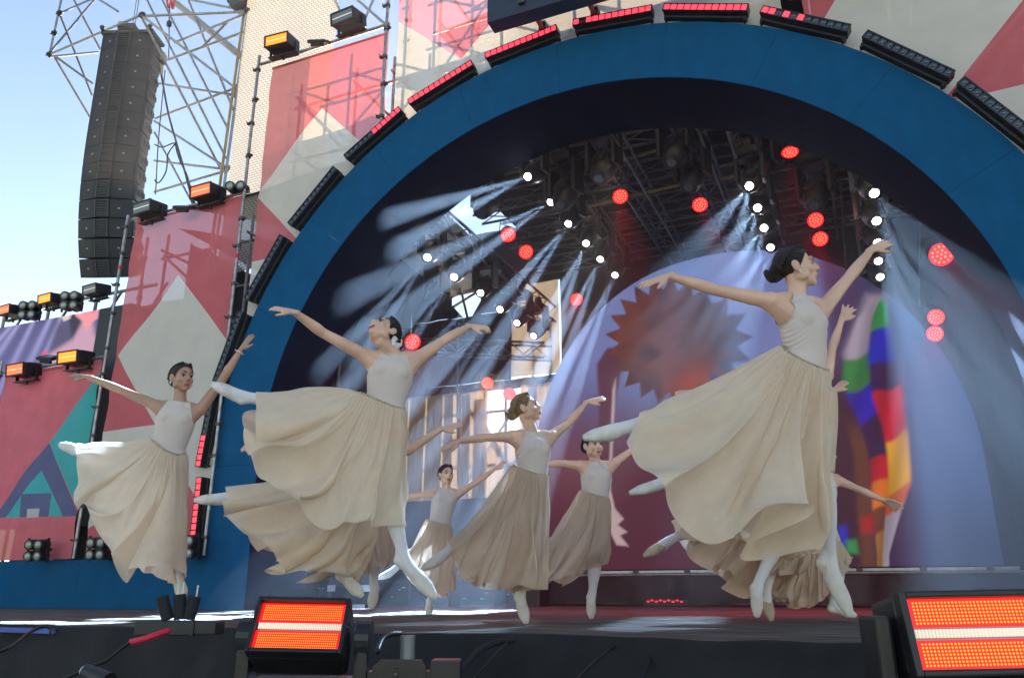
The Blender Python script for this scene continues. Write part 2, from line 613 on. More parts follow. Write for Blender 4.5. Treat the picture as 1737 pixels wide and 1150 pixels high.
for k, ((ang, nlit), pl) in enumerate(zip(lit.items(), places)):
    bar = local_thing('led_bar', (0, 0, 0), 'black led bar on the rim, ' + pl, 'led bar', 'led bars round the arch')
    for nm, me in (('housing', me_h), ('bracket', me_b), ('front_frame', me_f)):
        o = bpy.data.objects.new(nm, me); COL.objects.link(o); o.parent = bar
    for c in range(12):
        # cell 0 lies at the clockwise-most end (local +x = clockwise end for the bars)
        if nlit == 12: on = True
        elif nlit == -1: on = c in (0, 1, 3, 5)
        elif ang == 83.6: on = c != 1
        elif ang == 122.8: on = c >= 6
        elif ang == 174.5: on = c < 5
        else: on = False
        o = bpy.data.objects.new('led_cell', me_on if on else me_off)
        COL.objects.link(o); o.parent = bar
        o.location = (-BAR_L / 2 + .045 + c * (BAR_L - .09) / 11, -BAR_D / 2 + .022, 0)
    a = R(ang)
    rr = RO + .115
    if ang > 180:
        bar.location = (AX - rr + .03, AY - BAR_D / 2 + .02, AZ - .68)
        a = R(180.5)
    else:
        bar.location = (AX + rr * math.cos(a), AY - BAR_D / 2 + .02, AZ + rr * math.sin(a))
    # local x runs clockwise along the rim, local z points outward
    bar.rotation_euler = (0, -(a - R(90)), 0)

# ================================================================== printed mesh banners
BY = 8.60
c_red = cloth('banner red', (0.84, 0.20, 0.225), trans=0.26, see=0.15, var=0.06, bump=0.2, bscale=5)
c_pink = cloth('banner pink', (0.74, 0.30, 0.34), trans=0.45, see=0.30, var=0.05, bump=0.2, bscale=5)
c_cream = cloth('banner cream', (0.84, 0.80, 0.72), trans=0.24, see=0.10, var=0.05, bump=0.2, bscale=5)
c_teal = cloth('banner teal', (0.06, 0.50, 0.50), trans=0.22, see=0.05, var=0.08, bump=0.25, bscale=5)
c_nav = cloth('banner slate blue', (0.15, 0.17, 0.30), trans=0.22, see=0.04, var=0.08, bump=0.25, bscale=5)
c_red0 = cloth('banner rose red', (0.80, 0.20, 0.23), trans=0.22, see=0.03, var=0.10, bump=0.35, bscale=4)
c_white = cloth('banner white', (0.70, 0.68, 0.62), trans=0.35, see=0.04, var=0.05)


def px2(y, pts):
    out = []
    for p in pts:
        q = on_y(p[0], p[1], y)
        out.append((q.x, q.z))
    return out


def inside(p, poly):
    c = False
    n = len(poly)
    j = n - 1
    for i in range(n):
        (xi, yi), (xj, yj) = poly[i], poly[j]
        if (yi > p[1]) != (yj > p[1]) and p[0] < (xj - xi) * (p[1] - yi) / (yj - yi) + xi:
            c = not c
        j = i
    return c


def banner(name, label, Y, rect, base, prints, group='printed mesh banners on the scaffold', cell=0.25, clip=False):
    """Cloth with its printed shapes cut along their own straight edges, sagging a little between its ties."""
    x0, z0, x1, z1 = rect
    th = thing(name, ((x0 + x1) / 2, Y, z0), label, 'banner', group)
    bm = bmesh.new()
    nx, nz = max(2, int((x1 - x0) / cell)), max(2, int((z1 - z0) / cell))
    g = [[bm.verts.new((x0 + (x1 - x0) * i / nx, 0, z0 + (z1 - z0) * j / nz)) for j in range(nz + 1)] for i in range(nx + 1)]
    for i in range(nx):
        for j in range(nz):
            bm.faces.new((g[i][j], g[i + 1][j], g[i + 1][j + 1], g[i][j + 1]))
    for poly, mi in prints:
        for k in range(len(poly)):
            a, b = poly[k], poly[(k + 1) % len(poly)]
            nrm = Vector((b[1] - a[1], 0, -(b[0] - a[0])))
            if nrm.length < 1e-4: continue
            bmesh.ops.bisect_plane(bm, geom=bm.verts[:] + bm.edges[:] + bm.faces[:], plane_co=(a[0], 0, a[1]), plane_no=nrm.normalized(), dist=1e-5)
    if clip:
        # trimmed along the arch that hides its lower part
        gone = [f for f in bm.faces if math.hypot(f.calc_center_median().x - AX, f.calc_center_median().z - AZ) < RI + .45 or (abs(f.calc_center_median().x - AX) < RI + .45 and f.calc_center_median().z < AZ)]
        bmesh.ops.delete(bm, geom=gone, context='FACES')
    for f in bm.faces:
        c = f.calc_center_median()
        f.material_index = 0
        for poly, mi in prints:
            if inside((c.x, c.z), poly):
                f.material_index = mi
        f.smooth = True
    ph = rnd.random() * 6
    W, Hh = x1 - x0, z1 - z0
    for v in bm.verts:
        u, w = (v.co.x - x0) / W, (v.co.z - z0) / Hh
        e = min(u, 1 - u) * min(1, 4 * w, 4 * (1 - w))
        s = .05 * e * math.sin(3 * u * 3.1 + 2.2 * w * 3 + ph) + .03 * e * math.sin(9 * w + 4 * u + ph)
        edge = .012 * math.sin(w * Hh * 9) * math.exp(-min(u, 1 - u) * 14)
        v.co.y = Y + s + edge
        v.co.x += .010 * math.sin(w * Hh * 6.2 + ph) * math.exp(-min(u, 1 - u) * 9) * (1 if u < .5 else -1)
        v.co -= Vector(th['at'])
    me = bpy.data.meshes.new('cloth')
    bm.to_mesh(me); bm.free()
    for m in base: me.materials.append(m)
    o = bpy.data.objects.new('cloth', me); COL.objects.link(o); o.parent = th
    # hem stitched along the top and the two sides
    mb = MB()
    mb.box(((x0 + x1) / 2, Y - .006, z1 - .02), (W, .004, .045))
    mb.build('top_hem', base[0], th)
    return th


PLT = 0.69
bx0, bx1 = -13.05, -10.80
px = lambda pts: px2(BY, pts)
banner('banner', 'low red banner at the far left printed with a teal and slate blue letter A', BY, (bx0, PLT, bx1, 3.72),
       [c_red0, c_teal, c_nav, c_white],
       [(px([(186, 610), (82, 751), (130, 860), (160, 905), (200, 700)]), 1), (px([(82, 751), (-40, 914), (-40, 878), (134, 875)]), 2),
        (px([(71, 798), (7, 878), (106, 875)]), 1), (px([(38, 838), (87, 836), (82, 876), (33, 877)]), 2), (px([(48, 863), (68, 862), (66, 877), (46, 878)]), 3)])
banner('banner', 'tall red banner with a big cream diamond standing between the video screen and the arch', BY, (-10.52, PLT, -8.29, 6.08),
       [c_red, c_cream],
       [(px([(305, 467), (199, 603), (262, 720), (330, 840), (378, 860), (400, 575)]), 1),
        (px([(262, 720), (140, 738), (110, 960), (152, 895), (310, 800), (330, 840)]), 1), (px([(305, 467), (425, 320), (425, 640), (395, 590)]), 0)])
banner('banner', 'upper red banner with a cream diamond behind the left shoulder of the arch', BY + .10, (-8.06, 2.6, -5.84, 8.40),
       [c_red, c_cream],
       [(px([(540, 178), (427, 326), (480, 385), (520, 425), (560, 470), (760, 330), (690, 310)]), 1), (px([(396, 444), (380, 640), (560, 640), (560, 420), (480, 428)]), 1)], clip=True)
banner('banner', 'wide cream banner with a red and pink wedge above the arch at left of centre', BY + .14, (-5.70, 5.0, -.22, 10.4),
       [c_cream, c_red, c_pink],
       [(px2(BY + .14, [(640, 5), (668, 32), (783, 102), (925, -90), (640, -200)]), 2), (px2(BY + .14, [(745, 60), (783, 102), (838, 32), (925, -90), (838, 14)]), 1),
        (px2(BY + .14, [(700, -40), (668, 32), (640, 5)]), 1)], clip=True)
banner('banner', 'cream banner with red wedges above the right side of the arch', BY + .14, (.02, 3.0, 5.9, 10.4),
       [c_cream, c_red, c_pink],
       [(px2(BY + .14, [(1345, -60), (1455, -60), (1390, 42), (1345, 60)]), 1), (px2(BY + .14, [(1745, -10), (1598, 172), (1656, 161), (1900, 105), (1900, -200)]), 1)], clip=True)

# ================================================================== scaffold poles with couplers
def pole(name, label, a, b, r=.0245, ncoup=6, group='upright scaffold poles beside the banners', red=None):
    a, b = Vector(a), Vector(b)
    t = thing(name, a, label, 'scaffold pole', group)
    mb = MB(); mb.tube(a, b, r, 12)
    mb.build('tube', m_steel, t, True, 40)
    for k in range(ncoup):
        p = a.lerp(b, (k + .5 + rnd.uniform(-.12, .12)) / ncoup)
        mb = MB()
        d = (b - a).normalized()
        mb.tube(p - d * .022, p + d * .022, r * 1.75, 10)
        q = p + Vector((r * 2.2 * (1 if k % 2 else -1), -.01, 0))
        mb.box(q, (.05, .045, .03)); mb.tube(q + Vector((0, -.03, 0)), q + Vector((0, -.06, .01)), .008, 6)
        mb.build('coupler', m_coupler, t, False)
    if red is not None:
        p = a.lerp(b, red); d = (b - a).normalized()
        mb = MB(); mb.tube(p - d * .035, p + d * .035, r * 1.12, 12)
        mb.build('red_band', m_redtape, t, True, 40)
    return t


PY = BY - .06
pole('scaffold_pole', 'galvanised scaffold pole at the left edge of the low red banner', (-13.12, PY, PLT), (-13.12, PY, 3.95), ncoup=6, red=.9)
pole('scaffold_pole', 'tall scaffold pole between the low banner with the letter A and the tall diamond banner', (-10.66, PY, PLT), (-10.66, PY, 6.18), ncoup=11, red=.83)
pole('scaffold_pole', 'scaffold pole between the tall diamond banner and the upper banner, with a red band', (-8.19, PY - .02, PLT), (-8.19, PY - .02, 8.55), ncoup=15, red=.55)
pole('scaffold_pole', 'scaffold pole at the right edge of the upper red banner, running off the top', (-5.78, PY, 6.55), (-5.78, PY, 10.5), ncoup=8, red=.2)
pole('scaffold_pole', 'scaffold pole at the top right between the two cream banners above the arch', (-.10, PY + .1, 7.0), (-.10, PY + .1, 10.4), ncoup=8)
pole('scaffold_pole', 'scaffold pole right behind the left pole of the diamond banner', (-10.72, PY + .5, PLT), (-10.72, PY + .5, 6.0), ncoup=7)
pole('scaffold_pole', 'scaffold pole right behind the right pole of the upper red banner', (-5.72, PY + .55, 6.0), (-5.72, PY + .55, 10.4), ncoup=7)

# scaffold standing behind the banners: the sun throws its shadow on them and it shows through the mesh
def scaffold(label, xs, ys, zs, diag, group='scaffold bays behind the banners'):
    t = thing('scaffold', (xs[0], ys[0], 0), label, 'scaffold', group)
    def tb(nm, a, b, r=.024):
        m = MB(); m.tube(a, b, r, 8)
        m.build(nm, m_steel, t, True, 40)
    for x in xs:
        for y in ys:
            inr = abs(x - AX) < RI + .05
            tb('upright', (x, y, max(zs[0], (AZ + math.sqrt((RI + (.08 if y < 9.8 else 1.2)) ** 2 - (x - AX) ** 2)) if inr else -9)), (x, y, zs[-1] + .4))
    for z in zs[1:]:
        for y in ys:
            tb('ledger', (xs[0] - .15, y + .05, z), (xs[-1] + .15, y + .05, z))
        for x in xs:
            tb('ledger', (x + .05, ys[0] - .15, z + .05), (x + .05, ys[-1] + .15, z + .05))
    for (xa, za, xb, zb, y) in diag:
        tb('brace', (xa, y - .05, za), (xb, y - .05, zb))
    return t


scaffold('scaffold bay seen through the tall diamond banner', [-10.3, -8.5], [9.1, 10.6], [-1.2, 1.0, 2.6, 4.1, 5.6],
         [(-10.3, 5.6, -8.5, 4.1, 9.1), (-10.3, 4.1, -8.5, 2.6, 9.1), (-8.5, 5.6, -10.3, 4.1, 10.6), (-10.3, 2.6, -8.5, 1.0, 9.1)])
scaffold('scaffold bay seen through the upper red banner', [-7.8, -6.7, -6.0], [9.15, 10.7], [-1.2, 5.8, 6.2, 6.9, 7.9],
         [(-7.8, 7.9, -6.0, 5.9, 9.15), (-7.8, 5.8, -6.0, 6.9, 9.15), (-6.0, 7.9, -7.8, 5.9, 10.7), (-7.8, 6.9, -6.7, 7.9, 10.7)])
scaffold('scaffold bay seen through the pink wedge of the banner above the arch', [-5.4, -4.3, -3.2], [9.5, 10.9], [6.6, 7.4, 8.1, 8.9, 9.7],
         [(-5.4, 7.4, -4.3, 8.9, 9.5), (-4.3, 8.9, -3.2, 7.4, 9.5), (-5.4, 8.9, -3.2, 9.7, 10.9), (-5.4, 9.7, -3.2, 8.1, 10.9)])
scaffold('scaffold bay seen through the red wedge of the banner at the upper right', [1.0, 1.7, 2.5, 3.2], [9.6, 10.6], [4.6, 5.4, 6.1, 6.8, 7.6, 8.4],
         [(1.0, 5.4, 2.5, 6.8, 9.6), (1.7, 6.8, 3.2, 5.4, 9.6), (1.0, 7.6, 2.5, 6.1, 10.6), (1.7, 6.1, 3.2, 7.6, 10.6)])

# knitted wrap round the roof tower
def wrap_mat():
    m = bpy.data.materials.new('knitted white wrap')
    m.use_nodes = True
    nt = m.node_tree; nt.nodes.clear()
    out = nt.nodes.new('ShaderNodeOutputMaterial')
    tc = nt.nodes.new('ShaderNodeTexCoord')
    br = nt.nodes.new('ShaderNodeTexBrick')
    br.offset = .5
    br.inputs['Scale'].default_value = 1.0
    br.inputs['Brick Width'].default_value = .085
    br.inputs['Row Height'].default_value = .05
    br.inputs['Mortar Size'].default_value = .011
    br.inputs['Mortar Smooth'].default_value = .5
    br.inputs['Color1'].default_value = (.60, .57, .50, 1)
    br.inputs['Color2'].default_value = (.53, .50, .43, 1)
    br.inputs['Mortar'].default_value = (.33, .31, .27, 1)
    mp = nt.nodes.new('ShaderNodeMapping')
    mp.inputs['Rotation'].default_value = (R(90), 0, 0)
    nt.links.new(tc.outputs['Object'], mp.inputs['Vector'])
    nt.links.new(mp.outputs['Vector'], br.inputs['Vector'])
    df = nt.nodes.new('ShaderNodeBsdfDiffuse'); tr = nt.nodes.new('ShaderNodeBsdfTranslucent'); tp = nt.nodes.new('ShaderNodeBsdfTransparent')
    nt.links.new(br.outputs['Color'], df.inputs['Color']); nt.links.new(br.outputs['Color'], tr.inputs['Color'])
    m1 = nt.nodes.new('ShaderNodeMixShader'); m1.inputs['Fac'].default_value = .5
    m2 = nt.nodes.new('ShaderNodeMixShader')
    mr = nt.nodes.new('ShaderNodeMath'); mr.operation = 'MULTIPLY'; mr.inputs[1].default_value = .35
    nt.links.new(br.outputs['Fac'], mr.inputs[0])
    nt.links.new(df.outputs[0], m1.inputs[1]); nt.links.new(tr.outputs[0], m1.inputs[2])
    nt.links.new(mr.outputs[0], m2.inputs['Fac']); nt.links.new(m1.outputs[0], m2.inputs[1]); nt.links.new(tp.outputs[0], m2.inputs[2])
    nt.links.new(m2.outputs[0], out.inputs['Surface'])
    return m


WY = 10.0
mb = MB()
q = [on_y(375, 340, WY), on_y(600, 340, WY), on_y(572, -40, WY), on_y(428, -4, WY)]
xL0, xL1, zb, zt = q[0].x, q[3].x, q[0].z, q[3].z
xs0, xs1 = (xL0 + xL1) / 2, on_y(572, 20, WY).x
n, mrow = 14, 24
vs = []
for j in range(mrow + 1):
    for i in range(n + 1):
        u, w = i / n, j / mrow
        z = zb - 1.5 + (zt - zb + 1.5) * w + u * 0.75 * w
        vs.append((xs0 + (xs1 - xs0) * u, WY + .03 * math.sin(9 * u + 5 * w), z))
mb.add(vs, [(j * (n + 1) + i, j * (n + 1) + i + 1, (j + 1) * (n + 1) + i + 1, (j + 1) * (n + 1) + i) for j in range(mrow) for i in range(n)])
tag(mb.build('tower_wrap', wrap_mat(), smooth=True), 'pale knitted wrap stretched over the roof tower at the upper left', 'mesh wrap')

# roof structure of bare tubes, upper left
RT = thing('roof_scaffold', (-11, 11, 0), 'bare steel roof scaffold of crossing tubes behind the loudspeaker column', 'scaffold')
tubes = [(105, -5, 84, 93, 10.2, 10.2), (84, 93, 240, 26, 10.2, 9.2), (165, -6, 86, 88, 11.5, 10.2), (100, 24, 162, -4, 10.2, 11.5), (84, 97, 166, 89, 10.2, 11.6),
         (93, 98, 152, 198, 10.2, 12.0), (95, 97, 157, 142, 10.2, 11.2), (101, 24, 156, 162, 10.2, 12.0), (122, -6, 170, 84, 10.8, 11.8), (165, -2, 200, 20, 11, 10.5),
         (240, 28, 420, 21, 9.2, 10.0), (241, 31, 376, 290, 9.2, 11.4), (243, 29, 401, 151, 9.2, 10.2), (246, -6, 383, 268, 11.2, 11.0), (272, -6, 386, 218, 11.4, 10.8),
         (317, -6, 396, 187, 11.4, 10.4), (293, -6, 420, 20, 11.6, 10.1), (285, 102, 419, 53, 10.6, 10.1), (296, 73, 417, 24, 10.9, 10.15),
         (269, 142, 398, 162, 11.0, 10.3), (264, 201, 402, 149, 11.2, 10.2), (262, 206, 383, 284, 11.4, 10.5), (262, 273, 386, 288, 11.3, 10.3), (262, 326, 384, 290, 11.2, 10.3),
         (335, 30, 362, 58, 10.9, 10.5), (345, 78, 388, 36, 10.5, 10.4), (262, 225, 330, 352, 12.2, 12.4), (300, 100, 352, 205, 12.4, 12.3),
         (440, -6, 470, 5, 10.8, 10.7), (598, -6, 656, 44, 10.6, 9.4), (560, -6, 600, 52, 10.6, 9.6), (636, -6, 612, 50, 10.9, 10.0)]
for (xa, ya, xb, yb, Ya, Yb) in tubes:
    mb = MB(); mb.tube(on_y(xa, ya, Ya), on_y(xb, yb, Yb), .0255, 8)
    mb.build('tube', m_steel, RT, True, 40)
mb = MB(); mb.tube(on_y(296, 4, 11.8), on_y(408, 95, 10.6), .075, 12)
mb.build('main_chord', mat('pale roof chord', (.42, .40, .34), rough=.5, metal=.4, var=.2), RT, True, 40)
for (x, y, Y) in [(84, 94, 10.2), (101, 24, 10.2), (92, 58, 10.2), (241, 28, 9.2), (419, 21, 10.0), (401, 150, 10.2), (397, 162, 10.3), (386, 287, 10.3)]:
    c = on_y(x, y, Y)
    mb = MB(); mb.ball(c, .055, u=10, v=6); mb.box(c + Vector((.03, -.03, .01)), (.10, .08, .05)); mb.tube(c + Vector((-.08, -.03, 0)), c + Vector((.09, -.03, .03)), .018, 6)
    mb.build('coupler', m_coupler, RT)
for x0, m_, dx in ((0, m_steel, 0), (7, m_yellow, -.07)):
    pts = [on_y(421 - x0 * .3, 20, 10.05), on_y(374 - x0 * .4, 345, 10.05)]
    mb = MB(); mb.tube(pts[0] + Vector((dx, 0, 0)), pts[1] + Vector((dx, 0, -1.5)), .028, 10)
    mb.build('tower_leg', m_, RT, True, 40)
mb = MB()
c = on_y(412, 8, 10.2)
mb.box(c, (.45, .3, .16), bev=.02); mb.tube(c + Vector((-.3, -.1, .1)), c + Vector((.5, -.1, .12)), .05, 10)
mb.build('corner_block', m_coupler, RT)

# ================================================================== side video screen
VY = 8.95
def lerp3(a, b, t): return tuple(a[i] + (b[i] - a[i]) * t for i in range(3))
sm = lambda x, a, b: np.clip((x - a) / (b - a), 0, 1) ** 2 * (3 - 2 * np.clip((x - a) / (b - a), 0, 1))


def picture_panel(name, x0, x1, z0, z1, Y, nx, nz, fn, material, parent, mask=None):
    """Screen made of a fine grid; FN gives the linear colour shown at (x, z)."""
    X, Z = np.meshgrid(np.linspace(x0, x1, nx + 1), np.linspace(z0, z1, nz + 1))
    C = np.clip(fn(X, Z), 0, 1)
    o = Vector(parent['at']) if parent is not None else Vector((0, 0, 0))
    co = np.stack([X - o.x, np.full_like(X, Y - o.y), Z - o.z], -1).reshape(-1, 3)
    idx = np.arange((nx + 1) * (nz + 1)).reshape(nz + 1, nx + 1)
    quads = np.stack([idx[:-1, :-1], idx[:-1, 1:], idx[1:, 1:], idx[1:, :-1]], -1).reshape(-1, 4)
    if mask is not None:
        xc = co[quads].mean(1)
        quads = quads[mask(xc[:, 0] + o.x, xc[:, 2] + o.z)]
    me = bpy.data.meshes.new(name)
    me.from_pydata(co.tolist(), [], quads.tolist())
    at = me.color_attributes.new('picture', 'FLOAT_COLOR', 'POINT')
    at.data.foreach_set('color', np.concatenate([C.reshape(-1, 3), np.ones((C.size // 3, 1))], 1).ravel().astype(np.float32))
    me.materials.append(material)
    ob = bpy.data.objects.new(name, me); COL.objects.link(ob)
    if parent is not None: ob.parent = parent
    return ob


def nz2(X, Z, s, seed=0):
    """Cheap smooth noise."""
    r = np.random.RandomState(seed)
    out = np.zeros_like(X)
    for k in range(10):
        a = r.uniform(0, 6.28); fr = s * r.uniform(.5, 2.2); p = r.uniform(0, 6.28)
        out += np.sin((X * np.cos(a) + Z * np.sin(a)) * fr + p) / (1 + .3 * k)
    return out / 3


def poly_mask(X, Z, poly, soft=0.01):
    """Soft-edged polygon: 1 inside."""
    P = np.stack([X, Z], -1)
    ins = np.zeros(X.shape, bool)
    dist = np.full(X.shape, 1e9)
    n = len(poly)
    for i in range(n):
        a, b = np.array(poly[i]), np.array(poly[(i + 1) % n])
        cond = (a[1] > Z) != (b[1] > Z)
        with np.errstate(divide='ignore', invalid='ignore'):
            xi = (b[0] - a[0]) * (Z - a[1]) / (b[1] - a[1] + 1e-12) + a[0]
        ins ^= cond & (X < xi)
        ab = b - a
        t = np.clip(((P - a) @ ab) / (ab @ ab + 1e-12), 0, 1)
        d = np.linalg.norm(P - (a + t[..., None] * ab), axis=-1)
        dist = np.minimum(dist, d)
    sd = np.where(ins, dist, -dist)
    return sm(sd, -soft, soft)


def mixc(C, col, m):
    return C * (1 - m[..., None]) + np.array(col) * m[..., None]


vz1 = 4.78
vxr = -10.73
vpx = lambda pts: px2(VY, pts)
vdark = vpx([(165, 560)])[0][0]


def side_picture(X, Z):
    C = np.ones(X.shape + (3,)) * np.array(srgb(78, 80, 132))
    C *= (1 + .12 * nz2(X, Z, 3, 1))[..., None]
    for (xa, ya, xb, yb, w) in [(62, 535, 0, 660, .05), (88, 535, 15, 690, .06), (100, 545, 40, 690, .05), (35, 545, -30, 640, .06), (20, 552, -40, 620, .05)]:
        (ax, az), (bx, bz) = vpx([(xa, ya)])[0], vpx([(xb, yb)])[0]
        L = math.hypot(bx - ax, bz - az)
        t = ((X - ax) * (bx - ax) + (Z - az) * (bz - az)) / L
        d = np.abs((X - ax) * (bz - az) - (Z - az) * (bx - ax)) / L
        m = np.exp(-(d / (w + .06 * np.clip(t, 0, 3))) ** 2) * np.clip(1 - t / 3.2, 0, 1) * (t > -.1)
        C = mixc(C, srgb(156, 160, 220), .75 * m)
    C = mixc(C, srgb(70, 66, 92), .7 * poly_mask(X, Z, vpx([(95, 545), (70, 640), (110, 640), (130, 560)]), .12))
    skin, skin2 = srgb(226, 148, 160), srgb(244, 196, 200)
    C = mixc(C, srgb(206, 198, 196), poly_mask(X, Z, vpx([(103, 535), (123, 527), (122, 540), (108, 545)]), .02))
    C = mixc(C, srgb(40, 30, 52), .95 * poly_mask(X, Z, vpx([(123, 528), (136, 520), (140, 560), (122, 572), (117, 545)]), .06))
    C = mixc(C, srgb(186, 150, 176), poly_mask(X, Z, vpx([(140, 545), (158, 545), (160, 565), (172, 572), (172, 660), (74, 680), (84, 600), (124, 575)]), .08))
    C = mixc(C, skin, poly_mask(X, Z, vpx([(124, 520), (170, 500), (168, 520), (166, 540), (157, 546), (150, 560), (144, 560), (140, 545), (128, 536)]), .03))
    C = mixc(C, skin2, .8 * poly_mask(X, Z, vpx([(128, 524), (138, 520), (140, 532), (131, 535)]), .04))
    C = mixc(C, srgb(222, 66, 120), poly_mask(X, Z, vpx([(152, 528), (158, 527), (163, 528), (157, 531)]), .01))
    C = mixc(C, srgb(238, 228, 226), poly_mask(X, Z, vpx([(153, 527.5), (161, 527), (158, 528.6)]), .006))
    C = mixc(C, srgb(226, 72, 120), poly_mask(X, Z, vpx([(72, 598), (78, 594), (80, 600), (76, 605), (71, 606)]), .03))
    # seams between the led modules
    C *= (1 - .10 * (np.abs((X / .5) % 1 - .5) > .485) - .10 * (np.abs((Z / .5) % 1 - .5) > .485))[..., None]
    return C


vs_t = thing('video_screen', (-12.5, VY, 1.2), 'led video screen showing a dancer close up, behind the low red banner', 'video screen')
m_side = attr_emit('side screen picture', 0.34)
picture_panel('picture', -15.2, vdark, 1.2, vz1, VY, 230, 190, side_picture, m_side, vs_t)
mb = MB(); mb.box(((vdark + vxr) / 2, VY, (1.2 + vz1) / 2), (vxr - vdark - .004, .03, vz1 - 1.2))
mb.build('dark_module', mat('switched off led module', (.022, .030, .036), rough=.6, var=.1, vscale=30, bump=.1, bscale=150), vs_t)
mb = MB(); mb.box(((-15.2 + vxr) / 2, VY + .08, (1.2 + vz1) / 2), (vxr + 15.2, .12, vz1 - 1.2 - .01))
mb.build('cabinet', m_black, vs_t)
mb = MB()
for x in (-14.4, -13.2, -12.0, -10.95):
    mb.tube((x, VY + .3, -1.2), (x, VY + .3, vz1 + .5), .03, 8)
    mb.tube((x, VY + .3, vz1 - .4), (x + .6, VY + .3, vz1 + .42), .022, 8)
mb.tube((-15.3, VY + .3, vz1 + .42), (-10.6, VY + .3, vz1 + .42), .03, 8)
mb.build('support_frame', m_steel, vs_t, True, 40)

# ================================================================== strobes and blinders on the wings
def strobe_meshes():
    W, H, D = .56, .26, .42
    a = MB(); a.box((0, .0, 0), (W, D, H), bev=.03)
    for i in range(9): a.box((-W / 2 + .07 + i * .052, .06, H / 2 + .006), (.012, D * .6, .02))
    b = MB()
    for s in (-1, 1):
        b.box((s * (W / 2 - .014), -D / 2 - .008, 0), (.028, .03, H)); b.box((0, -D / 2 - .008, s * (H / 2 - .014)), (W - .06, .03, .028))
    p = MB()
    for s in (-1, 1): p.box((0, -D / 2 - .004, s * .054), (W - .075, .012, .088), bev=.004)
    t = MB(); t.tube((-W / 2 + .05, -D / 2 - .008, 0), (W / 2 - .05, -D / 2 - .008, 0), .010, 8)
    y = MB()
    for s in (-1, 1): y.box((s * (W / 2 + .025), .05, -.09), (.02, .07, .26))
    y.box((0, .05, -.225), (W + .08, .16, .025)); y.tube((0, .05, -.23), (0, .05, -.30), .03, 8)
    return a, b, p, t, y


sa, sb, sp, st_, sy = strobe_meshes()
M_ = {'body': sa.mesh('body', m_blackmetal), 'front_frame': sb.mesh('front_frame', m_black), 'tube_lamp': st_.mesh('tube_lamp', e_tubelamp, True), 'yoke': sy.mesh('yoke', m_black)}
P_ = {'amber': sp.mesh('led_panel', e_amber), 'orange': sp.mesh('led_panel', e_orange), 'off': sp.mesh('led_panel', mat('unlit strobe panel', (.16, .19, .20), rough=.2, var=.2, vscale=60, spec=.7))}
stb = [(42, 628, 8.45, 'orange', 'on the left end of the low red banner, pale orange'), (130, 608, 8.45, 'amber', 'on the low red banner beside the tall pole, bright amber'),
       (20, 528, 8.85, 'orange', 'on top of the video screen at the far left, pale orange'), (89, 509, 8.85, 'amber', 'on top of the video screen between two blinders, bright amber'),
       (165, 493, 8.85, 'off', 'on top of the video screen at its right end, switched off'), (255, 357, 8.45, 'off', 'on the tall diamond banner below the loudspeaker column, switched off'),
       (354, 329, 8.45, 'orange', 'on the tall diamond banner beside the small blinder, pale orange'), (479, 77, 8.45, 'amber', 'on the top left corner of the upper red banner, bright amber'),
       (592, 36, 8.45, 'off', 'on the top right of the upper red banner, switched off')]
for (x, y, Y, kind, lab) in stb:
    t = local_thing('strobe_light', on_y(x, y, Y), None, 'strobe light', 'strobe lights along the tops of the wings')
    tag(t, 'box strobe light ' + lab)
    for nm, me in list(M_.items()) + [('led_panel', P_[kind])]:
        o = bpy.data.objects.new(nm, me); COL.objects.link(o); o.parent = t
    t.rotation_euler = (R(10 + rnd.uniform(-4, 4)), 0, R(rnd.uniform(-6, 6)))
    t.scale = (.66,) * 3 if Y > 8.6 else (.78,) * 3

# four-cell blinders
bl = {}
a = MB()
for sx in (-1, 1):
    for sz in (-1, 1):
        a.tube((sx * .085, -.08, sz * .085), (sx * .085, .10, sz * .085), .078, 16)
a.box((0, .06, 0), (.16, .10, .16)); a.box((0, .12, 0), (.05, .12, .30)); a.box((0, .17, 0), (.2, .05, .05))
for s in (-1, 1): a.box((s * .178, .03, 0), (.012, .05, .36))
bl['body'] = a.mesh('body', m_black, False)
a = MB()
for sx in (-1, 1):
    for sz in (-1, 1):
        a.ball((sx * .085, -.078, sz * .085), (.06, .02, .06), u=14, v=6)
bm_lens = MB(); bm_lens.ball((0, 0, 0), (.055, .02, .055), u=14, v=6)
me_lens = bm_lens.mesh('lens', mat('blinder lens', (.30, .36, .33), rough=.15, var=.3, vscale=25, spec=.8), True)
for (x, y, Y, n, lab) in [(50, 527, 8.8, 4, 'on top of the video screen, left of the bright amber strobe'), (121, 511, 8.8, 4, 'on top of the video screen, right of the bright amber strobe'),
                          (62, 933, 8.3, 4, 'on the low blue wall below the letter A'), (167, 930, 8.3, 4, 'on the low blue wall behind the tanned dancer'),
                          (316, 927, 8.3, 4, 'on the low blue wall, nearest the arch leg'), (402, 318, 8.5, 2, 'at the top right corner of the tall diamond banner, two lamps')]:
    t = local_thing('blinder_light', on_y(x, y, Y), 'black cluster blinder light ' + lab, 'blinder light', 'cluster blinders on the wings')
    if n == 4:
        o = bpy.data.objects.new('body', bl['body']); COL.objects.link(o); o.parent = t
        sp4 = [(sx * .085, -.075, sz * .085) for sx in (-1, 1) for sz in (-1, 1)]
    else:
        b2 = MB()
        for sx in (-1, 1): b2.tube((sx * .085, -.08, 0), (sx * .085, .10, 0), .078, 16)
        b2.box((0, .1, -.02), (.3, .08, .06))
        o = bpy.data.objects.new('body', b2.mesh('body', m_black)); COL.objects.link(o); o.parent = t
        sp4 = [(sx * .085, -.075, 0) for sx in (-1, 1)]
    for q in sp4:
        l = bpy.data.objects.new('lens', me_lens); COL.objects.link(l); l.parent = t; l.location = q
    t.rotation_euler = (R(6), 0, R(18 if y < 600 else 10))
    if y > 900: t.scale = (.95, .95, .95)

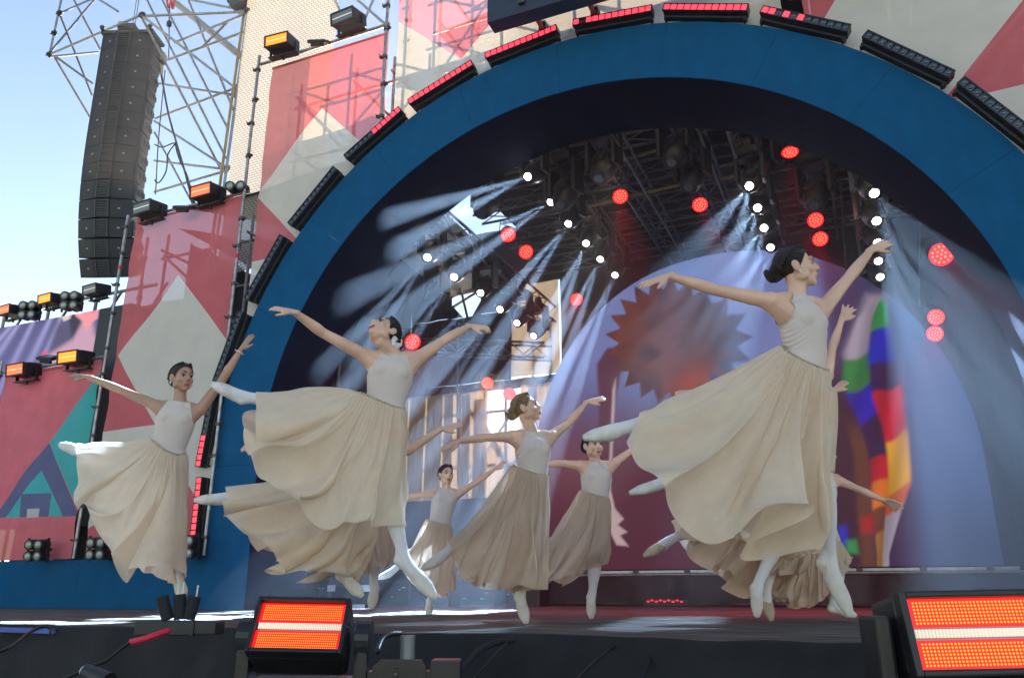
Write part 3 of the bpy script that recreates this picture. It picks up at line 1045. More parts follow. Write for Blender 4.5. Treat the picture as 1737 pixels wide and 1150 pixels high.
# small flat floodlights lying on the banner tops
fl = MB(); fl.box((0, 0, 0), (.30, .05, .20), bev=.01); fl.box((0, .05, -.06), (.2, .05, .05))
fg = MB(); fg.box((0, -.028, 0), (.25, .006, .15))
me1, me2 = fl.mesh('body', m_black), fg.mesh('glass', m_glassy)
for (x, y, Y, lab) in [(176, 614, 8.4, 'lying on the low red banner under the bright amber strobe'), (541, 72, 8.4, 'on top of the upper red banner between two strobes'), (313, 352, 8.4, 'on top of the tall diamond banner between two strobes')]:
    if x == 176: x, y = 82, 607
    t = local_thing('floodlight', on_y(x, y, Y), 'small flat black floodlight ' + lab, 'floodlight', 'small floodlights on the banner tops')
    for nm, me in (('body', me1), ('glass', me2)):
        o = bpy.data.objects.new(nm, me); COL.objects.link(o); o.parent = t
    t.rotation_euler = (R(-62), R(8), R(10))

# top rails of the banners
for (x0, x1, z, lab) in [(-13.15, -10.62, 3.76, 'steel rail along the top of the low red banner'), (-10.7, -8.15, 6.11, 'steel rail along the top of the tall diamond banner'), (-8.2, -5.75, 8.43, 'steel rail along the top of the upper red banner')]:
    mb = MB(); mb.tube((x0, BY - .02, z), (x1, BY - .02, z), .0245, 10)
    tag(mb.build('top_rail', m_steel, smooth=True, sharp=40), lab, 'rail', 'rails along the banner tops')

# ================================================================== hanging loudspeaker column
NB, BH, BW, BDp = 14, .362, 1.06, .62
top = on_y(226, 64, 9.7)
arr = local_thing('line_array', top, 'tall curved column of black loudspeaker cabinets hanging at the upper left', 'loudspeaker')
mb = MB()
prof2 = [(-BW / 2, -BDp * .30), (-BW * .18, -BDp / 2), (BW * .18, -BDp / 2), (BW / 2, -BDp * .30), (BW * .44, BDp / 2), (-BW * .44, BDp / 2)]
hz = BH / 2 - .004
mb.add([(x, y, z) for z in (-hz, hz) for x, y in prof2], [tuple(range(5, -1, -1)), tuple(range(6, 12))] + [(i, (i + 1) % 6, 6 + (i + 1) % 6, 6 + i) for i in range(6)])
me_cab = mb.mesh('cabinet', m_grill)
wg = MB()
for k in range(7):
    wg.box((0, -BDp / 2 - .012, -hz + .03 + k * (2 * hz - .06) / 6), (.21, .03, .018))
for s in (-1, 1): wg.box((s * .125, -BDp / 2 - .012, 0), (.022, .04, BH - .02))
me_wg = wg.mesh('waveguide', mat('waveguide grey', (.045, .055, .062), rough=.5, var=.2, vscale=20))
me_lg = []
for s in (-1, 1):
    lg = MB(); lg.box((s * .31, -BDp * .42 - .012, .0), (.045, .01, .03), M=Matrix.Rotation(R(-24 * -s), 3, 'Z'))
    me_lg.append(lg.mesh('badge', mat('pale badge', (.35, .35, .36), rough=.4)))
me_sd = []
for s in (-1, 1):
    sd = MB()
    x = s * (BW * .47)
    Mz = Matrix.Rotation(R(4.5 * s), 3, 'Z')
    sd.box((x + s * .012, .09, 0), (.02, .36, BH - .05), M=Mz, bev=.006)
    for k, yy in enumerate((-.02, .06, .17, .25)):
        sd.box((x + s * .026, yy, .03), (.012, .05, .10 if k != 1 else .13), M=Mz)
    sd.box((x + s * .024, -.12, 0), (.03, .03, BH * .8), M=Mz)
    me_sd.append(sd.mesh('rigging_side', mat('rigging grey', (.030, .031, .034), rough=.5, metal=.2, var=.5, vscale=8)))
tilt, pos = 0.0, Vector((0, 0, -.10))
for k in range(NB):
    if k > 4: tilt += [0, 1, 1.5, 2, 2.5, 3, 4, 5, 5.5][min(k - 5, 8)]
    Mx = Matrix.Rotation(R(tilt), 4, 'X')
    c = pos + Mx.to_3x3() @ Vector((0, 0, -BH / 2))
    cab = bpy.data.objects.new('cabinet', me_cab); COL.objects.link(cab); cab.parent = arr
    cab.location = c
    cab.rotation_euler = (R(tilt), 0, 0)
    for nm, me in (('waveguide', me_wg), ('badge', me_lg[0]), ('badge', me_lg[1]), ('rigging_side', me_sd[0]), ('rigging_side', me_sd[1])):
        o = bpy.data.objects.new(nm, me); COL.objects.link(o); o.parent = cab
    pos = pos + Mx.to_3x3() @ Vector((0, 0, -BH))
arr.rotation_euler = (R(1.5), 0, R(21))
mb = MB()
mb.box((0, 0, -.04), (BW * 1.02, .5, .07)); mb.box((0, .0, .04), (.5, .12, .10)); mb.box((-.1, -.05, .16), (.34, .22, .16), bev=.02)
for s in (-1, 1):
    mb.box((s * BW * .47, 0, .0), (.05, .62, .05)); mb.ball((s * BW * .47, -.3, .03), .05, u=8, v=6)
mb.tube((0, 0, .1), (0, 0, 1.3), .008, 6)
mb.tube((-.05, 0, .1), (-.05, 0, 1.3), .008, 6)
o = mb.build('flying_frame', m_coupler, None); o.parent = arr
for k in range(2):
    mb = MB()
    if k == 0: mb.box((-.22, -.05, .2), (.13, .2, .2), bev=.02)
    else: mb.box((.42, .3, -.30), (.3, .2, .22), bev=.03); mb.box((.40, .40, -.46), (.16, .16, .26), bev=.03)
    o = mb.build('chain_hoist', mat('hoist beige', (.42, .38, .30), rough=.5, var=.3), None); o.parent = arr

# cables and chains falling from the hoist
def cable(label, pts, r, mtl=m_cable, group='cables hanging beside the loudspeaker column', cat='cable'):
    mb = MB(); mb.path(pts, r, n=6)
    return tag(mb.build('cable', mtl, smooth=True), label, cat, group)


P = lambda l: [on_y(x, y, Y) for x, y, Y in l]
cable('purple rope running from the hoist down to the banner top', P([(274, 128, 10.3), (285, 190, 10.3), (300, 245, 10.2), (316, 300, 10.0), (328, 350, 9.6)]), .02, mat('purple rope', (.07, .035, .12), rough=.8))
cable('black cable looping out from the side of the loudspeaker column', P([(262, 245, 10.0), (275, 250, 10.1), (297, 243, 10.1), (285, 262, 10.1), (282, 290, 10.1), (270, 310, 10.0), (262, 305, 9.9)]), .014)
cable('thin steel chain falling beside the loudspeaker column', P([(280, 120, 10.4), (274, 180, 10.4), (268, 250, 10.4), (264, 330, 10.4)]), .012, m_coupler)
cable('black cable hanging in a loop below the side of the column', P([(297, 243, 10.1), (304, 270, 10.0), (318, 300, 9.9), (330, 345, 9.4)]), .016)
h = thing('lifting_hook', on_y(287, 30, 10.6), 'red sling and black hook hanging on a chain beside the loudspeaker column', 'hook')
mb = MB(); mb.path(P([(283, 0, 10.6), (286, 14, 10.6), (290, 2, 10.6), (293, 16, 10.6), (296, -2, 10.6)]), .025); mb.build('sling', m_redtape, h, True)
mb = MB(); mb.box(on_y(287, 41, 10.6), (.09, .08, .14), bev=.02); mb.tube(on_y(287, 48, 10.6), on_y(286, 100, 10.6), .012, 6); mb.tube(on_y(288, 12, 10.6), on_y(287, 36, 10.6), .012, 6); mb.build('hook_block', m_black, h)

# ================================================================== navy board hanging over the arch
NB_Y = 8.0
a = on_y(839, 58, NB_Y + .24)
bd = thing('hanging_board', (a.x + 2, NB_Y, a.z), 'big dark navy board hanging above the arch, cut off by the top of the picture', 'board')
mb = MB(); mb.box((a.x + 2.6, NB_Y + .12, a.z + 1.0), (5.2, .24, 2.0), bev=.01)
mb.build('panel', mat('navy board', (.018, .034, .065), rough=.6, var=.15, vscale=20, bump=.1, bscale=120), bd)
mb = MB()
q = on_y(885, 4, NB_Y - .03); mb.box(q, (.09, .05, .05))
for (x, y, x2, y2) in [(905, 22, 922, 52), (992, -8, 1010, 28)]:
    mb.tube(on_y(x, y, NB_Y + .1), on_y(x2, y2, 8.55), .035, 8); mb.box(on_y(x2, y2, 8.55), (.1, .12, .2))
mb.build('bracket', m_coupler, bd)

# ================================================================== inside the stage
BW_Y = 15.4
V3 = Vector
drape = thing('stage_drape', (-4, BW_Y, 0), 'black drapes closing the back of the stage round a sunlit opening', 'drape')
holes = dict(a=(-9.25, -5.75, 2.15, 4.40), b=(-6.72, -5.55, 4.62, 6.75), c=(-8.2, -7.45, 6.2, 6.75))
def sheet(x0, x1, z0, z1, Y=BW_Y, par=None, mtl=None, nm='cloth', wav=.05, fr=7):
    n = max(4, int((x1 - x0) / .12))
    m = max(2, int((z1 - z0) / .5))
    mb = MB()
    vs = []
    for j in range(m + 1):
        for i in range(n + 1):
            x = x0 + (x1 - x0) * i / n
            vs.append((x, Y + wav * math.sin(x * fr + 1.3 * math.sin(x * 2.1)) + .02 * math.sin(j + x), z0 + (z1 - z0) * j / m))
    mb.add(vs, [(j * (n + 1) + i, j * (n + 1) + i + 1, (j + 1) * (n + 1) + i + 1, (j + 1) * (n + 1) + i) for j in range(m) for i in range(n)])
    return mb.build(nm, mtl or m_drape, par, True)


for (x0, x1, z0, z1) in [(-14, 6, -.02, 2.15), (-14, -9.25, 2.15, 8.2), (-5.55, 6, 2.15, 8.2), (-9.25, -5.55, 4.40, 4.62), (-5.75, -5.55, 2.15, 4.40), (-9.25, -6.72, 4.62, 6.2), (-9.25, -8.2, 6.2, 8.2), (-7.45, -6.72, 6.2, 8.2), (-6.72, -5.55, 6.75, 8.2), (-8.2, -7.45, 6.75, 8.2)]:
    sheet(x0, x1, z0, z1, par=drape, wav=.03)
tp = sheet(-6.70, -5.57, 4.64, 6.73, Y=BW_Y - .05, mtl=cloth('cream tarp', (.32, .28, .20), trans=.4, see=.03, var=.12, bump=.4, bscale=3), nm='window_tarp', wav=.03, fr=4)
mb = MB()
for tri in ([(-8.25, 6.15), (-7.85, 6.15), (-8.25, 6.6)], [(-8.25, 6.78), (-8.25, 6.62), (-7.75, 6.78)], [(-7.4, 6.15), (-7.4, 6.5), (-7.62, 6.15)]):
    mb.prism([V3((x, BW_Y - .12, z)) for x, z in tri], (0, .01, 0))
mb.tube((-8.3, BW_Y - .2, 6.3), (-7.3, BW_Y - .2, 6.75), .03, 8); mb.tube((-7.9, BW_Y - .2, 6.9), (-7.7, BW_Y - .2, 6.1), .03, 8)
mb.build('flap', m_drape, drape)
tag(tp, 'cream tarpaulin glowing in the gap of the back drape above the sunlit opening', 'tarpaulin')
# side drapes
for k, (X, lab) in enumerate(((-10.9, 'black drape closing the left side of the stage'), (3.35, 'dark drape closing the right side of the stage'))):
    n, m = 60, 8
    y0, y1, zt = AY + AD + .3, BW_Y - .06, (6.4 if k == 0 else 8.1)
    vs = [(X + .05 * math.sin(9 * (y0 + (y1 - y0) * i / n)) , y0 + (y1 - y0) * i / n, zt * j / m) for j in range(m + 1) for i in range(n + 1)]
    mb = MB(); mb.add(vs, [(j * (n + 1) + i, j * (n + 1) + i + 1, (j + 1) * (n + 1) + i + 1, (j + 1) * (n + 1) + i) for j in range(m) for i in range(n)])
    tag(mb.build('side_drape', mat('midnight blue drape', (.012, .016, .034), rough=.9, var=.4, vscale=2) if k else m_drape, smooth=True), lab, 'drape')
# returns that close the slot between arch and side drapes
for k, (x0, x1, lab) in enumerate(((-14.0, AX - RI - .06, 'black return drape behind the left leg of the arch'), (AX + RI + .06, 6.0, 'black return drape behind the right leg of the arch'))):
    o = sheet(x0, x1, 0.0, 5.2, Y=AY + AD + .1, nm='return_drape', wav=.03)
    tag(o, lab, 'drape')

# roof: dark sheets on the right, tarpaulins with gaps of sky on the left
roof = thing('stage_roof', (-2, 12.5, 7.7), 'dark roof sheets over the stage with gaps of sky at the left', 'roof')
m_roof = mat('dark roof sheet', (.020, .017, .022), rough=.8, var=.4, vscale=2)
x = -6.2
while x < 4.0:
    mb = MB(); mb.box((x + .63, 12.6, 7.72 + .02 * rnd.random()), (1.24, 6.2, .05)); mb.build('roof_sheet', m_roof, roof); x += 1.26
m_tarp = cloth('grey green tarp', (.30, .33, .28), trans=.5, see=.0, var=.2, bump=.4, bscale=3)
def quad_sheet(P, name, mtl, par, sag=.12, n=10):
    vs = []
    for j in range(n + 1):
        for i in range(n + 1):
            u, w = i / n, j / n
            p = (P[0] * (1 - u) + P[1] * u) * (1 - w) + (P[3] * (1 - u) + P[2] * u) * w
            vs.append(p + Vector((0, 0, -sag * 4 * u * (1 - u) + .03 * math.sin(12 * u + 7 * w))))
    mb = MB(); mb.add(vs, [(j * (n + 1) + i, j * (n + 1) + i + 1, (j + 1) * (n + 1) + i + 1, (j + 1) * (n + 1) + i) for j in range(n) for i in range(n)])
    return mb.build(name, mtl, par, True)


V = Vector
for Pq, mt in (([V((-8.6, 12.7, 7.1)), V((-6.75, 12.4, 7.2)), V((-6.75, 15.3, 6.95)), V((-8.45, 15.3, 6.95))], m_tarp), ([V((-11, 9.9, 7.0)), V((-6.6, 9.9, 7.3)), V((-6.7, 12.2, 7.25)), V((-8.9, 12.5, 7.1))], m_roof), ([V((-11, 9.9, 6.6)), V((-9.2, 12.4, 7.1)), V((-9.3, 15.3, 7.0)), V((-11, 15.3, 6.5))], m_roof)):
    quad_sheet(Pq, 'tarpaulin', mt, roof)

# ------------------------------------------------------------------ trusses
def truss(label, a, b, s=.34, step=.5, group='roof trusses over the stage', mtl=None):
    a, b = Vector(a), Vector(b)
    t = thing('roof_truss', a, label, 'truss', group)
    mtl = mtl or m_truss
    d = (b - a); L = d.length; d.normalize()
    sd_ = d.cross(Vector((0, 0, 1))).normalized() * (s / 2); up = Vector((0, 0, s / 2))
    cor = [sd_ + up, sd_ - up, -sd_ - up, -sd_ + up]
    for c in cor:
        mb = MB(); mb.tube(a + c, b + c, .025, 8); mb.build('chord', mtl, t, True, 40)
    n = int(L / step)
    mb = MB()
    for k in range(n):
        p, q = a + d * (L * k / n), a + d * (L * (k + 1) / n)
        for i in range(4):
            c0, c1 = cor[i], cor[(i + 1) % 4]
            if k % 2: c0, c1 = c1, c0
            mb.tube(p + c0, q + c1, .012, 5, caps=False)
    mb.build('lacing', mtl, t)['kind'] = 'stuff'
    return t


m_truss = mat('dark truss metal', (.15, .15, .17), rough=.45, metal=.5, var=.3, vscale=8)
rowsZ = [6.16, 5.80, 5.07, 5.16]
rows_px = [[(895, 300), (934, 343), (964, 380), (994, 413), (1018, 440), (1043, 467)], [(1271, 316), (1285, 353), (1296, 387), (1307, 420)],
           [(1483, 328), (1487, 375), (1489, 412), (1490, 443), (1493, 470)], [(725, 437), (770, 470), (815, 497), (848, 525), (877, 548), (905, 570)]]
for k, (z, rp) in enumerate(zip(rowsZ, rows_px)):
    p0 = on_z(*rp[0], z); p1 = on_z(*rp[-1], z)
    X = (p0.x + p1.x) / 2
    truss('roof truss running back from the arch above the ' + ['long middle row of white lights', 'short row of white lights', 'right hand row of white lights', 'left hand row of white lights'][k],
          (X, 9.95, z + .72), (X, 15.2, z + .72))
for k, (xy, lab) in enumerate([((1080, 318), 'beside the red light left of centre'), ((1200, 300), 'over the middle of the stage'), ((1395, 335), 'beside the red light at the upper right')]):
    p = on_z(*xy, 6.75)
    truss('roof truss running back from the arch ' + lab, (p.x, 9.95, 6.75), (p.x, 15.2, 6.75))
for k, (Y, z, lab) in enumerate([(11.0, 7.25, 'nearest the arch'), (12.6, 7.25, 'second from the arch'), (13.9, 7.25, 'just in front of the screen'), (14.9, 7.0, 'behind the top of the screen')]):
    truss('cross truss under the roof, ' + lab, (-6.2, Y, z), (3.2, Y, z), s=.4, step=.75, group='cross trusses under the roof')
truss('truss along the left side of the stage under the sky gaps', (-8.6, 14.6, 5.35), (-5.4, 14.2, 4.75), s=.3, step=.4)
for k, (xa, ya, xb, yb, Y) in enumerate([(1000, 350, 1160, 312, 12.2), (1000, 290, 1130, 250, 12.0), (1220, 305, 1255, 297, 12.4)]):
    mb = MB(); mb.tube(on_y(xa, ya, Y), on_y(xb, yb, Y), .03, 8)
    tag(mb.build('batten', m_yellow, smooth=True, sharp=40), 'yellow batten crossing under the roof, ' + ['longest one behind the red light', 'upper left one near the arch', 'short one near the middle truss'][k], 'batten', 'yellow battens under the roof')
for k, (x, y0, y1, Y) in enumerate([(1425, 300, 480, 13.6), (776, 545, 760, 14.9), (1560, 360, 520, 14.2)]):
    mb = MB(); mb.tube(on_y(x, y0, Y), on_y(x + (12 if k == 0 else 0), y1, Y), .02, 6)
    tag(mb.build('vertical_tube', m_truss, smooth=True, sharp=40), 'thin upright tube ' + ['beside the right edge of the screen top', 'in front of the sheer white curtain', 'behind the bright beams at the right'][k], 'tube', 'thin upright tubes inside the stage')

# ------------------------------------------------------------------ moving heads
def mh_meshes():
    a = MB(); a.box((0, 0, .46), (.36, .30, .13), bev=.03); a.tube((0, 0, .52), (0, 0, .66), .03, 8); a.box((0, 0, .63), (.1, .1, .12))
    y = MB()
    for s in (-1, 1): y.box((s * .19, 0, .20), (.055, .20, .46), bev=.025)
    y.box((0, 0, .385), (.36, .18, .05), bev=.02)
    h = MB()
    loft(h, [V((0, 0, .19)), V((0, 0, .17)), V((0, 0, .05)), V((0, 0, -.10)), V((0, 0, -.20)), V((0, 0, -.225))], [(.03, .03), (.13, .12), (.155, .15), (.14, .14), (.115, .115), (.10, .10)], n=16, sub=2)
    for i in range(5): h.box((0, .145, -.04 + i * .04), (.18, .03, .012))
    l = MB(); l.tube((0, 0, -.2255), (0, 0, -.235), .056, 20)
    return a.mesh('base', m_black), y.mesh('yoke', m_black), h.mesh('head', m_blackmetal, True), l


mh_a, mh_y, mh_h, mh_l = mh_meshes()
mh_on = mh_l.mesh('lens', e_white)
mh_off = mh_l.mesh('lens', m_glassy)
BEAM_W = 6200.0
def moving_head(p, aim, label, on=True, size=15.0, power=BEAM_W, scale=1.0, rays=((0, 0),), fall='Linear', group='white moving head lights hanging in the stage roof'):
    t = local_thing('moving_head_light', p, label, 'stage light', group)
    d = (Vector(aim) - Vector(p)).normalized()
    az = math.atan2(d.y, d.x) + R(90)
    for nm, me in (('base', mh_a), ('yoke', mh_y)):
        o = bpy.data.objects.new(nm, me); COL.objects.link(o); o.parent = t
        o.rotation_euler = (0, 0, az)
    h = bpy.data.objects.new('head', mh_h); COL.objects.link(h); h.parent = t
    h.rotation_euler = d.to_track_quat('-Z', 'Y').to_euler()
    l = bpy.data.objects.new('lens', mh_on if on else mh_off); COL.objects.link(l); l.parent = h
    if on:
      for oa, ob_ in rays:
        ld = bpy.data.lights.new('beam', 'SPOT')
        ld.energy = power; ld.spot_size = R(size); ld.spot_blend = .45; ld.shadow_soft_size = .02
        ld.color = (.36, .64, 1.0)
        ld.use_nodes = True                     # a beam lamp: nearly parallel light, so it fades slowly along its length
        ln = ld.node_tree
        fo = ln.nodes.new('ShaderNodeLightFalloff'); fo.inputs['Strength'].default_value = 1.0
        ln.links.new(fo.outputs[fall], ln.nodes['Emission'].inputs['Strength'])
        lo = bpy.data.objects.new('beam', ld); COL.objects.link(lo); lo.parent = h
        lo.location = (0, 0, -.30)
        lo.rotation_euler = (R(oa), R(ob_), 0)
    t.scale = (scale,) * 3
    return t


aims = [(-175, 235), (-75, 150), (190, 320), (-165, 215)]
names = ['the long middle row', 'the short row over the screen', 'the right hand row', 'the left hand row']
for k, rp in enumerate(rows_px):
    for i, (x, y) in enumerate(rp):
        p = on_z(x, y, rowsZ[k])
        dx, dy = aims[k]
        if k == 0 and i < 2: dx, dy = -220, 90 + 40 * i
        if k == 0 and i > 2: dx, dy = -110, 250
        if k == 2: dx += 22 * (2 - i)
        q = on_y(x + dx, y + dy, p.y - 2.6)
        moving_head(p + (p - q).normalized() * .23, q, 'lit white moving head light, %s from the front in %s' % (ORD[i], names[k]), True, size=[5.0, 6.5, 8.0, 4.5][k], power=BEAM_W * [1.0, .32, .15, .48][k], fall=['Linear', 'Quadratic', 'Linear', 'Linear'][k], rays=[((-3.2, 1), (3.0, -1)), ((-4.5, 3), (4, -2)), ((-3, -7), (1, 0), (3, 7)), ((-2.6, 1), (3, -1))][k])
for i, (x, y, z, lab) in enumerate([(1025, 285, 6.3, 'left of the middle truss'), (1147, 258, 6.4, 'beside the top of the middle truss'), (1175, 300, 6.2, 'behind the middle truss near the red light'), (1290, 280, 6.3, 'above the short row of white lights'),
                                    (960, 330, 6.2, 'right of the front of the long row'), (826, 345, 6.3, 'hanging against the bright gap at the left'), (1385, 330, 5.8, 'left of the pair of red lights'), (740, 500, 5.9, 'in front of the grey tarpaulin')]):
    p = on_z(x, y, z)
    moving_head(p, p + V((-.2, -.6, -1)), 'unlit black moving head light ' + lab, False, scale=1.25, group='unlit moving head lights in the stage roof')

# ------------------------------------------------------------------ red par lights
a = MB(); a.tube((0, .20, 0), (0, -.02, 0), .12, 18, r2=.155); a.ball((0, .2, 0), (.12, .06, .12), u=14, v=6)
me_can = a.mesh('can', m_black, True)
y = MB()
for s in (-1, 1): y.box((s * .17, .08, .10), (.015, .04, .26))
y.box((0, .08, .235), (.355, .05, .015)); y.tube((0, .08, .24), (0, .08, .42), .018, 6)
me_py = y.mesh('yoke', m_black)
f = MB(); f.tube((0, -.021, 0), (0, -.026, 0), .143, 24)
me_pf = f.mesh('front_lens', e_red)
dts = MB()
for (n, r0) in ((1, 0), (6, .052), (12, .104)):
    for i in range(n):
        t = 2 * math.pi * (i + .25) / n
        dts.tube((r0 * math.cos(t), -.0262, r0 * math.sin(t)), (r0 * math.cos(t), -.034, r0 * math.sin(t)), .0165, 8, r2=.010)
me_pd = dts.mesh('diode', e_reddot)
reds = [(1052, 333, 'z', 6.1, 'beside the left roof truss'), (1187, 347, 'z', 6.0, 'in the middle of the roof'), (1340, 257, 'z', 6.3, 'seen edge on at the top right of the opening'), (1383, 373, 'z', 5.6, 'upper one of the pair right of centre'),
        (1391, 405, 'z', 5.5, 'lower one of the pair right of centre'), (1597, 432, 'y', 10.3, 'large one at the right edge of the opening'), (1588, 538, 'y', 13.2, 'upper one of the pair at the right'), (1586, 566, 'y', 13.6, 'lower one of the pair at the right'),
        (862, 398, 'z', 5.7, 'upper one left of the long row'), (892, 427, 'z', 5.6, 'lower one left of the long row'), (978, 508, 'y', 13.9, 'beside the left edge of the screen'), (700, 580, 'y', 11.6, 'behind the head of the dancer with a flower'),
        (827, 650, 'y', 14.2, 'above the sunlit opening, left one'), (864, 668, 'y', 14.4, 'above the sunlit opening, just by the sun')]
for i, (x, yy, md, val, lab) in enumerate(reds):
    p = on_z(x, yy, val) if md == 'z' else on_y(x, yy, val)
    t = local_thing('par_light', p, 'red led par light ' + lab, 'stage light', 'red par lights in the stage')
    for nm, me in (('can', me_can), ('yoke', me_py), ('front_lens', me_pf), ('diode', me_pd)):
        o = bpy.data.objects.new(nm, me); COL.objects.link(o); o.parent = t
        if nm == 'diode': o['kind'] = 'stuff'
    d = (CAM - p).normalized()
    if i == 2: d = (d + V((0, .3, -1.6))).normalized()
    elif md == 'z': d = (d + V((.15, .1, -.35))).normalized()
    t.rotation_euler = d.to_track_quat('-Y', 'Z').to_euler()
    sc = {5: .95, 11: .95}.get(i, .82)
    t.scale = (sc,) * 3
    ld = bpy.data.lights.new('red_beam', 'SPOT')
    ld.energy = 150 if i in (0, 1, 2, 3, 4) else (45 if i >= 10 else 40); ld.spot_size = R(38 if i < 10 else 70); ld.spot_blend = .8; ld.shadow_soft_size = .05; ld.color = (1, .01, .03)
    lo = bpy.data.objects.new('red_beam', ld); COL.objects.link(lo); lo.parent = t
    lo.location = (0, -.06, 0); lo.rotation_euler = (R(90 - 14), 0, R(18 * math.sin(i * 2.1)))
    lo.rotation_euler = V((.25 * math.sin(i * 1.7), -1, -.55)).to_track_quat('-Z', 'Y').to_euler()

# ------------------------------------------------------------------ back screen
SY = 14.6
SX, SZ0, SZT = -2.05, .62, 6.42
hw = [(0.0, 3.86), (.16, 3.9), (.40, 3.85), (.55, 3.35), (.70, 2.75), (.82, 2.1), (.90, 1.55), (.955, 1.02), (.985, .58), (1.0, 0.0)]
spx = lambda pts: px2(SY, pts)


def half_w(t):
    return np.interp(t, [h[0] for h in hw], [h[1] for h in hw])


def screen_mask(X, Z):
    t = (Z - SZ0) / (SZT - SZ0)
    return np.abs(X - SX) < np.sqrt(np.clip(1 - np.clip((t - .28) / .72, 0, 1) ** 2, 0, 1)) ** .92 * 3.86


def star(cx, cy, ro, ri, n, ph=0.0):
    P_ = []
    for i in range(2 * n):
        a_ = math.pi * i / n + ph
        r_ = ro if i % 2 == 0 else ri
        P_.append((cx + r_ * math.cos(a_), cy - r_ * math.sin(a_)))
    return spx(P_)


def screen_picture(X, Z):
    n1, n2 = nz2(X, Z, 1.6, 3), nz2(X, Z, 6, 4)
    top = np.array(srgb(120, 146, 214)); low = np.array(srgb(84, 18, 50))
    t = sm(Z + .25 * n1 + .10 * (X + 2), 2.0, 4.6)
    C = low * (1 - t[..., None]) + top * t[..., None]
    C = mixc(C, srgb(130, 84, 100), .45 * np.exp(-((Z - 2.6) / .8) ** 2 - ((X + 5.2) / 1.3) ** 2))
    C = mixc(C, srgb(120, 52, 66), .5 * np.exp(-((Z - 2.9) / .7) ** 2 - ((X + 2.6) / 1.2) ** 2))
    # darker figure behind and the spiked disc it carries
    C = mixc(C, srgb(62, 40, 76), .92 * poly_mask(X, Z, star(1186, 580, 92, 66, 14, .1), .03))
    C = mixc(C, srgb(92, 40, 62), .95 * poly_mask(X, Z, spx([(1012, 618), (1030, 590), (1062, 588), (1052, 640), (1038, 700), (1034, 905), (1012, 905), (1016, 690)]), .05))
    C = mixc(C, srgb(226, 206, 212), .85 * poly_mask(X, Z, spx([(1039, 660), (1045, 640), (1041, 720), (1036, 830), (1043, 862), (1058, 880), (1048, 890), (1064, 902), (1052, 908), (1066, 926), (1046, 924), (1034, 900), (1031, 840)]), .03))
    st_ = poly_mask(X, Z, star(1136, 578, 110, 86, 21, .05), .016)
    body = np.array(srgb(104, 52, 40)) * np.clip(1 + .45 * n2 + .40 * n1, .25, 1.9)[..., None]
    C = C * (1 - st_[..., None]) + body * st_[..., None]
    C = mixc(C, srgb(46, 20, 28), .75 * st_ * sm(n2 + .8 * nz2(X, Z, 3.2, 9), .1, 1.0))
    C = mixc(C, srgb(206, 92, 70), .6 * st_ * np.exp(-((X - spx([(1180, 650)])[0][0]) / .5) ** 2 - ((Z - spx([(1180, 650)])[0][1]) / .3) ** 2))
    # right part: the checked flag out of focus, then blue smoke
    xr = spx([(1440, 800)])[0][0]
    C = mixc(C, srgb(58, 44, 92), sm(X, xr - .25, xr + .1) * .9)
    C = mixc(C, srgb(26, 66, 132), sm(X, xr + .75, xr + 1.2))
    C = mixc(C, srgb(30, 46, 88), sm(X, xr + .75, xr + 1.3) * sm(-Z, -2.2, -.8) * .85)
    C = mixc(C, srgb(178, 172, 196), .9 * poly_mask(X, Z, spx([(1470, 500), (1500, 500), (1500, 520), (1440, 610), (1432, 600)]), .12))
    # the picture's own pixel grid, for drawing the waving flag
    d_ = np.stack([X, np.full_like(X, SY), Z - CAM_H], -1)
    zc_ = d_ @ np.array(_F)
    PX = 868.5 + F_PX * (d_ @ np.array(_R)) / zc_
    PY_ = 575 - F_PX * (d_ @ np.array(_U)) / zc_
    le = np.interp(PY_, [500, 540, 600, 650, 690, 720, 770, 850, 940], [1490, 1456, 1434, 1430, 1446, 1462, 1476, 1480, 1488])
    re = np.interp(PY_, [500, 560, 610, 660, 740, 820, 860, 940], [1502, 1510, 1520, 1530, 1540, 1546, 1530, 1508])
    U_ = (PX - le) / np.maximum(re - le, 8)
    T_ = PY_ + 34 * (U_ - .5) + 4 * np.sin(PX / 9.0)
    def column(stops):
        c_ = np.ones(X.shape + (3,)) * np.array(srgb(*stops[0][1]))
        for y_, col in stops[1:]:
            c_ = mixc(c_, srgb(*col), sm(T_, y_ - 5, y_ + 5))
        return c_
    lc = column([(500, (170, 165, 190)), (596, (10, 140, 74)), (650, (14, 20, 190)), (702, (34, 12, 76)), (766, (196, 14, 40)), (806, (226, 120, 30)), (852, (110, 60, 40)), (895, (170, 120, 50))])
    rc = column([(500, (12, 150, 84)), (566, (16, 34, 196)), (622, (44, 16, 84)), (668, (206, 8, 44)), (748, (236, 178, 26)), (836, (206, 96, 40)), (872, (170, 168, 190))])
    cm = sm(U_, .38, .52)[..., None]
    fc = lc * (1 - cm) + rc * cm
    fc = fc * (1 + .22 * np.sin(PX / 7.0 + PY_ / 40.0))[..., None]
    C = mixc(C, srgb(52, 20, 44), .9 * sm(PX, 1398, 1416) * sm(-PX, -1500, -1440) * sm(PY_, 600, 660))
    C = mixc(C, srgb(112, 66, 40), .85 * sm(PX, le - 34, le - 20) * sm(-PX, -le - 2, -le + 8) * sm(PY_, 690, 760))
    fm = sm(U_, -.10, .06) * sm(-U_, -1.08, -.92) * sm(PY_, 496, 520)
    C = C * (1 - fm[..., None]) + fc * fm[..., None]
